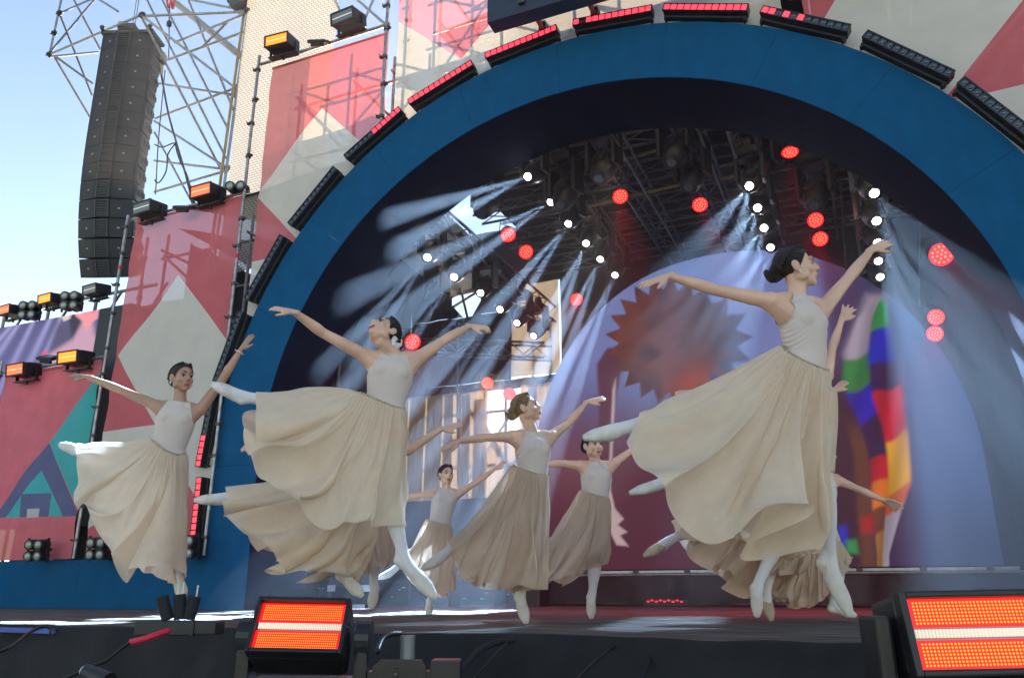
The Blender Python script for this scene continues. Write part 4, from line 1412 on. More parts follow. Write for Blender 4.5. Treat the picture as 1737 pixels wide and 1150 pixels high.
    for col, P_ in [((10, 50, 210), [(1420, 893), (1436, 890), (1440, 926), (1420, 926)]), ((14, 170, 96), [(1436, 917), (1452, 915), (1456, 938), (1436, 938)]), ((190, 30, 36), [(1460, 878), (1480, 872), (1482, 904), (1462, 904)])]:
        C = mixc(C, srgb(*col), .93 * poly_mask(X, Z, spx(P_), .06))
    C *= (1 - .05 * (np.abs((Z / .055) % 1 - .5) > .42))[..., None]
    C *= (1 - .05 * (np.abs((X / .5) % 1 - .5) > .488) - .05 * (np.abs((Z / .5) % 1 - .5) > .488))[..., None]
    return C


scr = thing('stage_screen', (SX, SY, SZ0), 'large arched led screen showing a spiked brown disc and a checked flag', 'led screen')
m_scr = attr_emit('stage screen picture', 0.19)
picture_panel('picture', SX - 3.87, SX + 3.87, SZ0, SZT, SY, 420, 320, screen_picture, m_scr, scr, screen_mask)
mb = MB()
n = 48
pr = []
for k in range(n + 1):
    z = SZ0 + (SZT - SZ0 - .002) * k / n
    t = (z - SZ0) / (SZT - SZ0)
    w = math.sqrt(max(0, 1 - max(0, min(1, (t - .28) / .72)) ** 2)) ** .92 * 3.86
    pr.append((w, z))
for (w0, z0), (w1, z1) in zip(pr[:-1], pr[1:]):
    mb.hexa([V((SX - w0, SY + .02, z0)), V((SX + w0, SY + .02, z0)), V((SX + w1, SY + .02, z1)), V((SX - w1, SY + .02, z1)),
             V((SX - w0, SY + .14, z0)), V((SX + w0, SY + .14, z0)), V((SX + w1, SY + .14, z1)), V((SX - w1, SY + .14, z1))])
mb.build('back_panel', m_black, scr)
mb = MB()
mb.box((SX, SY - .05, SZ0 - .05), (8.1, .08, .055), bev=.01)
mb.build('bottom_daylight_rail', m_alu, scr)  # bare metal standing in for the sunlit slit under the screen
for i in range(9):
    mb = MB(); mb.box((SX - 3.7 + i * .92, SY - .1, SZ0 - .05), (.10, .04, .09), bev=.01); mb.build('clamp', m_coupler, scr)

# black skirt below the screen, metal rails standing in for daylight strips round it
o = sheet(-6.6, 3.0, .045, SZ0 - .12, Y=SY - .25, nm='screen_skirt', wav=.05, fr=5, mtl=mat('worn black skirt', (.016, .015, .022), rough=.5, var=.6, vscale=1.5, bump=.5, bscale=4, dirt=(.06, .065, .07), dscale=1.2))
tag(o, 'creased black cloth skirt under the arched led screen', 'skirt')
mb = MB(); mb.tube((-6.6, SY - .3, SZ0 - .105), (3.0, SY - .3, SZ0 - .105), .02, 8); mb.tube((-6.6, SY - .42, .03), (3.0, SY - .42, .03), .022, 8)
tag(mb.build('skirt_daylight_rail', m_alu, smooth=True, sharp=40), 'metal rails standing in for daylight strips above and below the screen skirt', 'rail')

# ------------------------------------------------------------------ sheer curtain and scaffold in the sunlit opening
m_sheer = cloth('sheer white curtain', (.30, .32, .31), trans=.42, see=.03, var=.1, bump=.2, bscale=20, stretch=(8, 8, .5))
cu = thing('sheer_curtain', (-8.6, BW_Y - .3, 2.2), 'sheer white curtain hanging across the left of the sunlit opening', 'curtain')
for i in range(6):
    x0 = -9.3 + i * .22
    sheet(x0, x0 + .205, 2.1, 4.34, Y=BW_Y - .3 + .03 * (i % 2), par=cu, mtl=m_sheer, nm='curtain_strip', wav=.025, fr=40)
for i in range(7):
    x0 = -7.75 + i * .26
    if i in (2, 3, 4): continue
    sheet(x0, x0 + .20 + .055 * (i % 3), 2.1, 4.30 - .12 * (i % 2), Y=BW_Y - .3 + .03 * (i % 2), par=cu, mtl=m_sheer, nm='curtain_strip', wav=.02, fr=40)
m_warm = cloth('tan sky dimming cloth', (.30, .235, .15), trans=.5, see=.02, var=.2, bump=.2, bscale=14, stretch=(6, 6, .4))  # for a sheet added to dim the white sky between the strips
for (x0, x1, z0, z1) in ((-9.3, -7.2, 2.1, 4.42), (-7.2, -6.45, 2.1, 3.45), (-6.45, -5.7, 2.1, 4.42)):
    sheet(x0, x1, z0, z1, Y=BW_Y - .12, par=cu, mtl=m_warm, nm='glare_sheet', wav=.03, fr=22)
sc2 = thing('scaffold', (-7, 16, 0), 'tube scaffold standing in the glare behind the sunlit opening', 'scaffold', 'scaffold bays behind the banners')
for (xa, za, xb, zb) in [(-8.1, 0, -8.1, 6), (-7.5, 0, -7.5, 6), (-7.0, 0, -7.0, 6), (-6.35, 0, -6.35, 6), (-5.95, 0, -5.95, 6), (-9.3, 2.9, -5.6, 2.9), (-9.3, 3.5, -5.6, 3.5), (-9.3, 4.05, -5.6, 4.05), (-8.0, 4.3, -6.6, 2.3), (-8.1, 2.3, -6.9, 3.9), (-7.4, 2.2, -6.2, 3.6), (-7.6, 3.9, -6.7, 2.5)]:
    mb = MB(); mb.tube((xa, BW_Y + .35 + .1 * (za == zb), za), (xb, BW_Y + .35 + .1 * (za == zb), zb), .034, 8); mb.build('tube', m_steel, sc2, True, 40)

# ------------------------------------------------------------------ equipment along the back and sides
def case(label, c, s, lights=0):
    t = thing('equipment_case', c, label, 'equipment case', 'black equipment cases at the back of the stage')
    c = Vector(c)
    mb = MB(); mb.box(c + V((0, 0, s[2] / 2)), s, bev=.015); mb.build('box', m_black, t)
    mb = MB()
    for sx in (-1, 1): mb.box(c + V((sx * (s[0] / 2 - .02), -s[1] / 2 - .006, s[2] / 2)), (.035, .02, s[2] * .98))
    for sz in (.03, .97): mb.box(c + V((0, -s[1] / 2 - .004, s[2] * sz)), (s[0] - .08, .016, .03))
    mb.build('edging', m_coupler, t)
    if lights:
        mb = MB()
        for k in range(lights): mb.box(c + V((-s[0] * .32 + s[0] * .64 * rnd.random(), -s[1] / 2 - .006, s[2] * (.15 + .7 * rnd.random()))), (.05 * rnd.random() + .02, .02, .02))
        mb.build('connector', m_alu, t)


for (x0, x1, y0, y1, Y, n, lab) in [(505, 556, 968, 1034, 10.6, 8, 'beside the arch with shiny connectors'), (633, 695, 985, 1034, 11.5, 3, 'behind the feet of the dancer with a flower'),
                                    (838, 915, 960, 1034, 13.2, 6, 'behind the dancer in front of the sun'), (700, 760, 968, 1033, 12.0, 4, 'left of the smallest dancer'), (770, 838, 975, 1033, 12.6, 5, 'right of the smallest dancer')]:
    a, b = on_y(x0, y0, Y), on_y(x1, y1, Y)
    case('black equipment case ' + lab, ((a.x + b.x) / 2, Y + .25, 0), (b.x - a.x, .45, max(.25, a.z)), n)
mon = thing('stage_monitor', on_y(468, 1033, 9.0), 'low black wedge monitor at the foot of the arch', 'speaker')
a, b = on_y(436, 998, 9.0), on_y(510, 1034, 9.0)
mb = MB(); mb.prism([V((a.x, 8.95, .01)), V((a.x, 9.35, .01)), V((a.x, 9.35, a.z)), V((a.x, 9.1, a.z))], (b.x - a.x, 0, 0)); mb.build('cabinet', m_grill, mon)
mb = MB(); mb.box((a.x - .05, 9.1, a.z / 2 + .02), (.05, .12, a.z + .03), bev=.01); mb.build('stand_post', m_coupler, mon)
mb = MB()
Yb = 10.4
p0, p1, p2, p3 = on_y(562, 965, Yb), on_y(562, 1030, Yb), on_y(614, 1030, Yb), on_y(628, 965, Yb)
for u, v in ((p0, p1), (p1, p2), (p2, p3)): mb.box((u + v) / 2, (abs(u.x - v.x) + .07, .04, abs(u.z - v.z) + .07 if u.x == v.x else .09))
tag(mb.build('white_frame', mat('white painted frame', (.62, .62, .66), rough=.5, var=.1)), 'white painted frame standing on the stage behind the skirts at left', 'frame')
cable('black cables lying along the back of the stage', [(-6.2 + .35 * i, SY - .62 + .05 * math.sin(i * 1.9), .03 + .012 * math.sin(i * 3.1)) for i in range(20)], .022, group='cables lying on the stage')
mb = MB(); mb.box((-3.25, SY - .70, .06), (.75, .02, .10))
ist = tag(mb.build('indicator_strip', m_black), 'row of tiny red indicator lights on the floor under the screen', 'indicator')
for i in range(9):
    mb = MB(); mb.box((-3.55 + i * .07, SY - .72, .08 + .02 * (i % 2)), (.04, .02, .022)); mb.build('indicator', emit('red indicator', (1, .02, .05), .6), ist)

# ================================================================== dancers
def skin_mat(name, col):
    m = mat(name, col, rough=.40, var=.18, vscale=5, bump=.05, bscale=120, spec=.45)
    b = m.node_tree.nodes['Principled BSDF']
    b.inputs['Subsurface Weight'].default_value = .12
    b.inputs['Subsurface Radius'].default_value = (.012, .005, .003)
    return m


m_skin = skin_mat('fair skin', (.74, .46, .335))
m_skin2 = skin_mat('tanned skin', (.47, .27, .185))
m_hair = mat('dark brown hair', (.020, .013, .011), rough=.42, var=.6, vscale=30, stretch=(1, 1, 6), bump=.7, bscale=55)
m_hair_glow = mat('hair with sun glow in its colour', (.26, .16, .08), rough=.45, var=.5, vscale=30, stretch=(1, 1, 6), bump=.7, bscale=55)  # lighter than the hair itself; the sun's glow is put into the colour
m_lip = mat('lips', (.42, .09, .10), rough=.35)
m_lip2 = mat('pink lipstick', (.45, .05, .12), rough=.3)
m_brow = mat('eyebrow', (.035, .02, .015), rough=.7)
m_eye = mat('eye white', (.42, .38, .36), rough=.2)
m_iris = mat('iris', (.02, .012, .008), rough=.15)
m_teeth = mat('teeth', (.75, .72, .66), rough=.3)
m_leo = mat('taupe stretch leotard', (.64, .55, .50), rough=.75, var=.05, vscale=2, bump=.12, bscale=18, stretch=(.7, .7, 2.2))
m_tight = mat('white tights', (.70, .70, .71), rough=.7, var=.05, vscale=8, bump=.12, bscale=60)
m_slip = mat('off white ballet slipper', (.70, .67, .62), rough=.6, var=.12, vscale=12, bump=.15, bscale=30, dirt=(.40, .36, .31), dscale=9)
m_slip2 = mat('tan ballet slipper', (.50, .40, .29), rough=.6, var=.15, vscale=12, dirt=(.30, .24, .18), dscale=9)
m_pearl = mat('pearl', (.8, .78, .74), rough=.15)
m_petal = mat('white flower petal', (.78, .74, .74), rough=.6)
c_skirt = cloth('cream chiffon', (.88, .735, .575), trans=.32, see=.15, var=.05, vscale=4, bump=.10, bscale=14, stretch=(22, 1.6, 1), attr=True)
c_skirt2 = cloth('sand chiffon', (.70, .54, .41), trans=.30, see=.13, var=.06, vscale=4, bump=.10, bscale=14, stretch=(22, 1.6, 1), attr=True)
c_band = mat('gathered waistband', (.58, .47, .34), rough=.85, var=.25, vscale=60, bump=.5, bscale=120)


def reach(par, px, py, L, sgn):
    """Point seen at (px, py) that lies a bone's length L from PAR: nearer (sgn<0) or farther (sgn>0)."""
    r = ray(px, py); r = r / r.dot(_H)
    if sgn == 0:                              # in the same upright plane as its parent
        return CAM + r * (par - CAM).dot(_H)
    w = CAM - par
    a, b, c = r.dot(r), 2 * r.dot(w), w.dot(w) - L * L
    D = b * b - 4 * a * c
    if D <= 0 or sgn == 0:
        return CAM + r * (-b / (2 * a))
    return CAM + r * ((-b + (1 if sgn > 0 else -1) * math.sqrt(D)) / (2 * a))


def remesh(mb, voxel, smooth_it=3):
    me = mb.mesh('tmp', [])
    o = bpy.data.objects.new('tmp', me); COL.objects.link(o)
    md = o.modifiers.new('r', 'REMESH'); md.mode = 'VOXEL'; md.voxel_size = voxel; md.adaptivity = 0
    s = o.modifiers.new('s', 'SMOOTH'); s.factor = .5; s.iterations = smooth_it
    dg = bpy.context.evaluated_depsgraph_get()
    out = bpy.data.meshes.new_from_object(o.evaluated_get(dg))
    bpy.data.objects.remove(o); bpy.data.meshes.remove(me)
    return out


def put(name, me, material, parent, at, smooth=True):
    me.name = name
    me.materials.clear(); me.materials.append(material)
    me.transform(Matrix.Translation(-Vector(at)))
    if smooth: me.polygons.foreach_set('use_smooth', [True] * len(me.polygons))
    o = bpy.data.objects.new(name, me); COL.objects.link(o); o.parent = parent
    return o


def hand(mb, wrist, tip, lat, s, fist=False, spread=1.0, fat=1.0, up=None):
    d = (tip - wrist).normalized()
    lat = (lat - d * lat.dot(d)).normalized()
    n = d.cross(lat).normalized()             # back of the hand
    if up is not None and n.dot(up) < 0: n = -n
    L = .092 * s
    loft(mb, [wrist - d * .03 * s, wrist, wrist + d * .035 * s, wrist + d * .07 * s, wrist + d * L], [(.019 * s, .017 * s), (.024 * s, .017 * s), (.034 * s, .016 * s), (.039 * s, .014 * s), (.036 * s, .011 * s)], n=12, sub=2, side=lat)
    fl = [.066, .076, .072, .056]
    for k in range(4):
        o = (k - 1.5) * .0195 * s
        base = wrist + d * (L - .012 * s) + lat * o
        dirn = (d + lat * ((k - 1.5) * .10 * spread)).normalized()
        curl = -(.10 + .16 * (k % 3) * .6) if not fist else -.9
        p1 = base + dirn * fl[k] * s * .45
        d2 = (dirn + n * curl).normalized()
        p2 = p1 + d2 * fl[k] * s * .35
        d3 = (d2 + n * curl * 1.1).normalized()
        p3 = p2 + d3 * fl[k] * s * .30
        r = .0088 * s * fat
        loft(mb, [base, p1, p2, p3], [(r * 1.1, r * 1.1), (r * 1.02, r), (r * .92, r * .9), (r * .62, r * .6)], n=8, sub=3)
    tb = wrist + d * .022 * s + lat * .024 * s
    td = (d * .75 + lat * .62 - n * .35).normalized()
    t2 = (d * .95 + lat * .25 - n * .3).normalized()
    r = .0100 * s * fat
    loft(mb, [tb, tb + td * .034 * s, tb + td * .034 * s + t2 * .03 * s, tb + td * .034 * s + t2 * .052 * s], [(r * 1.25, r * 1.2), (r * 1.1, r), (r, r * .9), (r * .6, r * .6)], n=8, sub=3)


def limb(mb, P, Rr, n=14, sub=5, infl=0.0):
    loft(mb, P, [(a + infl, b + infl) for a, b in Rr], n=n, sub=sub)


def leg_shape(hip, knee, ankle, s):
    """Centre line and radii from hip to ankle, calf muscle bulging to the back."""
    th, sh = knee - hip, ankle - knee
    bend = (th.normalized() - sh.normalized())
    P = [hip, hip + th * .35, hip + th * .72, knee, knee + sh * .28, knee + sh * .55, knee + sh * .82, ankle]
    rr = [.083, .078, .060, .050, .054, .047, .033, .031]
    return P, [(r * s, r * s) for r in rr]


def foot_shape(ankle, heel, toe, s):
    d = (toe - ankle)
    P = [ankle, ankle + (toe - ankle) * .22 + (heel - ankle) * .22, ankle + (toe - ankle) * .48 + (heel - ankle) * .15, ankle + (toe - ankle) * .76 + (heel - ankle) * .05, toe]
    return P, [(.031 * s, .034 * s), (.033 * s, .042 * s), (.036 * s, .034 * s), (.038 * s, .024 * s), (.016 * s, .012 * s)]


def skirt(parent, at, cols, d, r0, r1, material, nf, amp, seed, NU=260, NV=46, lift=0, dd=0.0, body=None):
    """Full chiffon skirt: columns of points seen from waist to hem, closed round the back, gathered and folded."""
    rg = random.Random(seed)
    n = len(cols); m = len(cols[0])
    ring = []
    for k in range(n):                                   # near half, left to right
        o = max(0, math.sin(math.pi * k / (n - 1))) ** .45
        ring.append([pt(x, y, d + dd * (k / (n - 1) - .5) - o * (r0 + (r1 - r0) * (j / (m - 1)) ** 1.1)) for j, (x, y) in enumerate(cols[k])])
    for k in range(n - 2, 0, -1):                        # far half, right to left
        o = max(0, math.sin(math.pi * k / (n - 1))) ** .45
        ring.append([pt(x, y - lift * (j / (m - 1)), d + dd * (k / (n - 1) - .5) + o * (r0 + (r1 - r0) * (j / (m - 1)) ** 1.1)) for j, (x, y) in enumerate(cols[k])])
    K = len(ring)
    fine = [catmull(c, max(2, NV // (m - 1))) for c in ring]
    nv = len(fine[0])
    G = np.array([[tuple(p) for p in c] for c in fine])              # K x nv x 3
    us = np.arange(NU) / NU * K
    i1 = np.floor(us).astype(int); t = (us - i1)[:, None, None]
    p0, p1, p2, p3 = G[(i1 - 1) % K], G[i1 % K], G[(i1 + 1) % K], G[(i1 + 2) % K]
    S = .5 * ((2 * p1) + (p2 - p0) * t + (2 * p0 - 5 * p1 + 4 * p2 - p3) * t * t + (3 * p1 - p0 - 3 * p2 + p3) * t ** 3)
    du = np.roll(S, -1, 0) - np.roll(S, 1, 0)
    dv = np.gradient(S, axis=1)
    N = np.cross(du, dv); N /= np.linalg.norm(N, axis=-1, keepdims=True) + 1e-9
    u = (np.arange(NU) / NU)[:, None]; v = np.linspace(0, 1, nv)[None]
    p = [rg.uniform(0, 6.28) for _ in range(10)]
    W = 2 * np.pi
    ud = np.minimum(u, 1 - u)
    att = 1 - .85 * np.exp(-(ud / .075) ** 2)                # calm where the cloth is stretched along the raised leg
    fold = np.zeros((NU, nv)); side_ = np.zeros((NU, nv)); drop = np.zeros((NU, nv))
    nfold = int(nf * 3.2)
    for i in range(nfold):                                     # every fold has its own place, width, depth, start and lean
        c_ = (i + rg.uniform(-.45, .45)) / nfold
        w_ = rg.uniform(.35, 1.0) ** 1.4 * .30 / nf
        A_ = 2.5 * amp * rg.choice((1, 1, -.8)) * rg.uniform(.35, 1.15) * (w_ * nf / .30) ** .7
        v0 = rg.choice((0, 0, .1, .25, .45)) * rg.uniform(.3, 1)
        ln_ = rg.uniform(-.06, .06)
        x_ = u - c_ - ln_ * v - .012 * np.sin(4 * v + i)
        x_ = (x_ + .5) % 1 - .5
        x_ = x_ / (w_ * (.35 + .75 * v))
        gsm = np.clip((v - v0) / (1 - v0), 0, 1)
        gsm = gsm ** .7 * (.35 + .65 * gsm)
        e_ = np.exp(-x_ * x_ / 2)
        fold = fold + A_ * gsm * (1 - x_ * x_ * .8) * e_
        side_ = side_ + abs(A_) * 1.15 * gsm * x_ * e_ * (1 if i % 3 else -1)
        drop = drop + A_ * .35 * gsm ** 4 * e_
    gather = .0055 * np.sin(W * 44 * u + 2 * np.sin(W * 7 * u + p[6])) * np.exp(-v * 3.0) * np.minimum(1, v * 12 + .25)
    crease = .007 * np.sin(W * 9 * u + 9 * v + 2 * np.sin(W * 3 * u + 5 * v + p[9])) * v + .004 * np.sin(W * 17 * u - 13 * v + 3 * np.sin(W * 4 * u + p[1])) * v
    frill = .30 * amp * v ** 7 * np.sin(W * 24 * u + 2.4 * np.sin(W * 5 * u + p[2])) * (.5 + .5 * np.sin(W * 3 * u + p[3]))
    S = S + N * (fold * att + gather + crease + frill)[..., None]
    dn = dv / (np.linalg.norm(dv, axis=-1, keepdims=True) + 1e-9)
    tn = du / (np.linalg.norm(du, axis=-1, keepdims=True) + 1e-9)
    S = S + dn * (drop * att)[..., None] + tn * (side_ * att)[..., None]
    S0 = S.copy()
    if body is not None:                                  # the cloth lies on the body, it does not pass through it
        flat = S.reshape(-1, 3)
        for it in range(2):
            for i_ in range(len(flat)):
                loc_, nr_, _, ds_ = body.find_nearest(Vector(flat[i_]), .16)
                if loc_ is not None:
                    h_ = (Vector(flat[i_]) - loc_).dot(nr_)
                    if h_ < .013:
                        flat[i_] = tuple(loc_ + nr_ * .013)
            if it == 0:
                Q_ = flat.reshape(S.shape).copy()
                for _ in range(2):
                    A_ = (np.roll(Q_, 1, 0) + np.roll(Q_, -1, 0)) / 2
                    Q_ = .5 * Q_ + .5 * A_
                mv = np.linalg.norm(flat.reshape(S.shape) - S0, axis=-1, keepdims=True) > 1e-5
                flat = np.where(mv, Q_, flat.reshape(S.shape)).reshape(-1, 3)
        S = flat.reshape(S.shape)
    S -= np.array(tuple(at))
    idx = np.arange(NU * nv).reshape(NU, nv)
    nx_ = np.roll(idx, -1, 0)
    F = np.stack([idx[:, :-1], nx_[:, :-1], nx_[:, 1:], idx[:, 1:]], -1).reshape(-1, 4)
    me = bpy.data.meshes.new('skirt')
    me.from_pydata(S.reshape(-1, 3).tolist(), [], F.tolist())
    uv = me.uv_layers.new(name='UVMap')
    UV = np.stack(np.broadcast_arrays(u + 0 * v, v + 0 * u), -1).reshape(-1, 2)
    uv.data.foreach_set('uv', UV[F.ravel()].ravel().astype(np.float32))
    me.materials.append(material)
    me.polygons.foreach_set('use_smooth', [True] * len(me.polygons))
    o = bpy.data.objects.new('skirt', me); COL.objects.link(o); o.parent = parent
    # gathered elastic at the waist
    mb = MB()
    ringp = [Vector(tuple(q)) + Vector(at) for q in S[:, 0]]
    nrm = [Vector(tuple(q)) for q in N[:, 0]]
    dwn = [Vector(tuple(q)) for q in dn[:, 0]]
    vs = []
    for i in range(NU):
        g = .003 * math.sin(i * 2.3) + .0015 * math.sin(i * .9)
        for (a_, h_) in ((.004, -.014), (.009 + g, -.008), (.010 + g, .006), (.006, .015)):
            vs.append(ringp[i] + nrm[i] * a_ * (1 if True else 1) + dwn[i] * h_)
    mb.add(vs, [(i * 4 + j, ((i + 1) % NU) * 4 + j, ((i + 1) % NU) * 4 + j + 1, i * 4 + j + 1) for i in range(NU) for j in range(3)])
    mb.build('waistband', c_band, parent, True)
    return o


def blob_cut(me, planes):
    """Keep what lies behind every (point, normal) plane."""
    bm = bmesh.new(); bm.from_mesh(me)
    for co, no in planes:
        bmesh.ops.bisect_plane(bm, geom=bm.verts[:] + bm.edges[:] + bm.faces[:], plane_co=co, plane_no=no, clear_outer=True, dist=1e-6)
    return bm


def dancer(label, d, J, cols, face=(.6, .1, .8), crown=None, skin=m_skin, hair=m_hair, s=1.0, voxel=.0075, skmat=None, nf=13, amp=.035, seed=1,
           r=(.10, .30), sg=None, extras=(), lip=m_lip, bun=True, slip=(m_slip, m_slip), mouth=False, dd=0.0, lift=0, near_off=0.0, handk=None, NU=260, eyes=True, build_head=True, lidz=0.0):
    sg = dict(dict(el=0, wl=0, er=0, wr=0, kl=0, al=0, ks=0, as_=0, hl=0, hr=0), **(sg or {}))
    handk = handk or {}
    P = {k: pt(v[0], v[1], d + (v[2] if len(v) > 2 else 0)) for k, v in J.items() if k in ('head', 'neck', 'chest', 'waist', 'pelvis', 'sl', 'sr', 'hl', 'hs')}
    g = lambda k: J[k][:2]
    P['el'] = reach(P['sl'], *g('el'), .27 * s, sg['el']); P['wl'] = reach(P['el'], *g('wl'), .235 * s, sg['wl']); P['tl'] = reach(P['wl'], *g('tl'), .165 * s, sg['hl'])
    P['er'] = reach(P['sr'], *g('er'), .27 * s, sg['er']); P['wr'] = reach(P['er'], *g('wr'), .235 * s, sg['wr']); P['tr'] = reach(P['wr'], *g('tr'), .165 * s, sg['hr'])
    P['kl'] = reach(P['hl'], *g('kl'), .42 * s, sg['kl']); P['al'] = reach(P['kl'], *g('al'), .39 * s, sg['al']); P['ol'] = reach(P['al'], *g('ol'), .20 * s, 0); P['gl'] = reach(P['al'], *g('gl'), .07 * s, 0)
    P['ks'] = reach(P['hs'], *g('ks'), .42 * s, sg['ks']); P['as'] = reach(P['ks'], *g('as'), .39 * s, sg['as_']); P['os'] = reach(P['as'], *g('os'), .20 * s, 0); P['gs'] = reach(P['as'], *g('gs'), .07 * s, 0)
    base = P['os'].copy()
    at = (base.x, base.y, base.z)
    t = thing('person', at, label, 'dancer', 'ballet dancers leaping on the stage')
    toward = -_H
    vec = lambda c: (_R * c[0] + Vector((0, 0, 1)) * c[1] + toward * c[2]).normalized()
    lat = (P['sr'] - P['sl']).normalized()
    up = (P['neck'] - P['waist']).normalized()
    fr = up.cross(lat)                       # chest normal
    if fr.dot(toward) < 0: fr = -fr
    fr = (fr - up * fr.dot(up)).normalized()
    lat = (lat - up * lat.dot(up)).normalized()
    lower = (P['pelvis'] - P['waist']).normalized()
    mb = MB()
    nk, hd = P['neck'], P['head']
    f = vec(face)
    cr = vec(crown) if crown else ((hd - nk).normalized() * .5 + up * .3 + Vector((0, 0, .4)))
    cr = (cr - f * cr.dot(f)).normalized()
    hr = f.cross(cr)                          # head's right
    HM = Matrix((hr, f, cr)).transposed()
    hs_ = s * .98
    skull = hd - f * .012 * s - cr * .06 * s
    # torso
    loft(mb, [P['pelvis'] + lower * .10 * s, P['pelvis'] + lower * .05 * s, P['pelvis'], P['waist'].lerp(P['pelvis'], .45), P['waist'], P['waist'].lerp(P['chest'], .5), P['chest'], P['chest'].lerp(nk, .55), nk - up * .03 * s],
         [(.09 * s, .075 * s), (.135 * s, .10 * s), (.140 * s, .100 * s), (.130 * s, .092 * s), (.114 * s, .082 * s), (.124 * s, .088 * s), (.138 * s, .096 * s), (.132 * s, .082 * s), (.075 * s, .055 * s)], n=24, sub=4, side=lat)
    loft(mb, [nk - up * .06 * s, nk, nk.lerp(skull, .5), skull], [(.075 * s, .055 * s), (.052 * s, .050 * s), (.046 * s, .047 * s), (.047 * s, .05 * s)], n=16, sub=3, side=lat)
    for sgn in (-1, 1):
        mb.ball(P['chest'] + lat * (.055 * s * sgn) + fr * .042 * s + up * .02 * s, (.056 * s, .056 * s, .060 * s), u=14, v=10)
    for sh, el in (('sl', 'el'), ('sr', 'er')):
        a = (P[el] - P[sh]).normalized()
        loft(mb, [nk - up * .015 * s, nk.lerp(P[sh], .55) + up * .004 * s, P[sh]], [(.038 * s, .036 * s), (.044 * s, .036 * s), (.046 * s, .044 * s)], n=12, sub=3)
        loft(mb, [P['chest'].lerp(P[sh], .45) - up * .015 * s, P['chest'].lerp(P[sh], .8) - up * .01 * s, P[sh] + a * .05 * s], [(.070 * s, .062 * s), (.056 * s, .05 * s), (.042 * s, .042 * s)], n=12, sub=3)
        mb.ball(P[sh] + a * .015 * s, (.049 * s,) * 3, u=14, v=10)
    # arms
    for sh, el, wr, tp, key in (('sl', 'el', 'wl', 'tl', 'L'), ('sr', 'er', 'wr', 'tr', 'R')):
        A, B_, C_ = P[sh], P[el], P[wr]
        limb(mb, [A, A.lerp(B_, .35), A.lerp(B_, .75), B_, B_.lerp(C_, .25), B_.lerp(C_, .65), C_], [(q * s, q * s * .96) for q in (.044, .041, .034, .0315, .034, .027, .0195)])
        hk = handk.get(key, {})
        la = hk.get('lat')
        la = vec(la) if la else (toward * .75 + Vector((0, 0, -.55)))
        hand(mb, C_, P[tp], la, s, fist=hk.get('fist', False), spread=hk.get('spread', 1.0), fat=max(1.0, voxel / .0066), up=Vector((0, 0, 1)))
    # legs and feet
    legs = {}
    for hp, kn, an, to, he in (('hl', 'kl', 'al', 'ol', 'gl'), ('hs', 'ks', 'as', 'os', 'gs')):
        LP, LR = leg_shape(P[hp], P[kn], P[an], s)
        FP, FR = foot_shape(P[an], P[he], P[to], s)
        limb(mb, LP, LR); limb(mb, FP, FR, n=12)
        hq = P[an].lerp(P[he], .52); shn = (P[kn] - P[an]).normalized()
        loft(mb, [P[an] + shn * .075 * s, P[an].lerp(hq, .75) + shn * .02 * s, hq, FP[1].lerp(FP[2], .6)], [(.022 * s,) * 2, (.0235 * s,) * 2, (.026 * s,) * 2, (.024 * s,) * 2], n=12, sub=4)
        legs[hp] = (LP, LR, FP, FR, P[he], P[an], P[to], shn, hq)
    # head
    hb = MB()
    bl_ = lambda c, r_: hb.ball(c, r_, u=18, v=12)
    bl_((0, -.014, .036), (.074, .092, .082)); bl_((0, .020, -.018), (.063, .070, .088)); bl_((0, .034, -.070), (.044, .046, .042)); bl_((0, .064, -.098), (.021, .020, .018))
    for q in (-1, 1):
        bl_((q * .036, .056, -.028), (.027, .026, .028)); bl_((q * .078, -.010, -.012), (.010, .021, .033)); bl_((q * .084, -.018, -.002), (.005, .018, .024))
        bl_((q * .010, .100, -.034), (.0095, .011, .008)); bl_((q * .052, .010, -.062), (.016, .036, .026)); bl_((q * .031, .078, .026), (.026, .014, .011))
    loft(hb, [Vector((0, .082, .020)), Vector((0, .094, -.004)), Vector((0, .110, -.030))], [(.010, .010), (.011, .011), (.0135, .012)], n=10, sub=3)
    bl_((0, .1, -.032), (.012, .016, .010)); bl_((0, .078, -.064), (.026, .022, .020)); bl_((0, -.02, -.06), (.045, .05, .06))
    if mouth: pass
    if build_head:
        mb.add([hd + HM @ (Vector(v) * hs_) for v in hb.v], hb.f)
    body = remesh(mb, voxel, 3)
    # leotard, cut from the body's own form
    Q = lambda sgn, a, b: nk + lat * (sgn * a * s) - up * b * s
    planes = [(P['pelvis'] + lower * .02 * s, lower), (nk + up * .010 * s + fr * .02 * s, (up + fr * .18).normalized())]
    for sgn in (-1, 1):
        q1, q2 = Q(sgn, .078, -.008), Q(sgn, .156, .20)
        nn = fr.cross(q2 - q1).normalized()
        if nn.dot(lat * sgn) < 0: nn = -nn
        planes.append((q1, nn))
    bm = blob_cut(body, planes)
    cen = P['waist']
    far_ = [v for v in bm.verts if (v.co - cen).length > .55 * s or (v.co - P['pelvis']).dot(-lat) > .4 * s]
    bmesh.ops.delete(bm, geom=far_, context='VERTS')
    bmesh.ops.smooth_vert(bm, verts=bm.verts[:], factor=.5, use_axis_x=True, use_axis_y=True, use_axis_z=True)
    bm.normal_update()
    for v in bm.verts: v.co += v.normal * .0042 * s
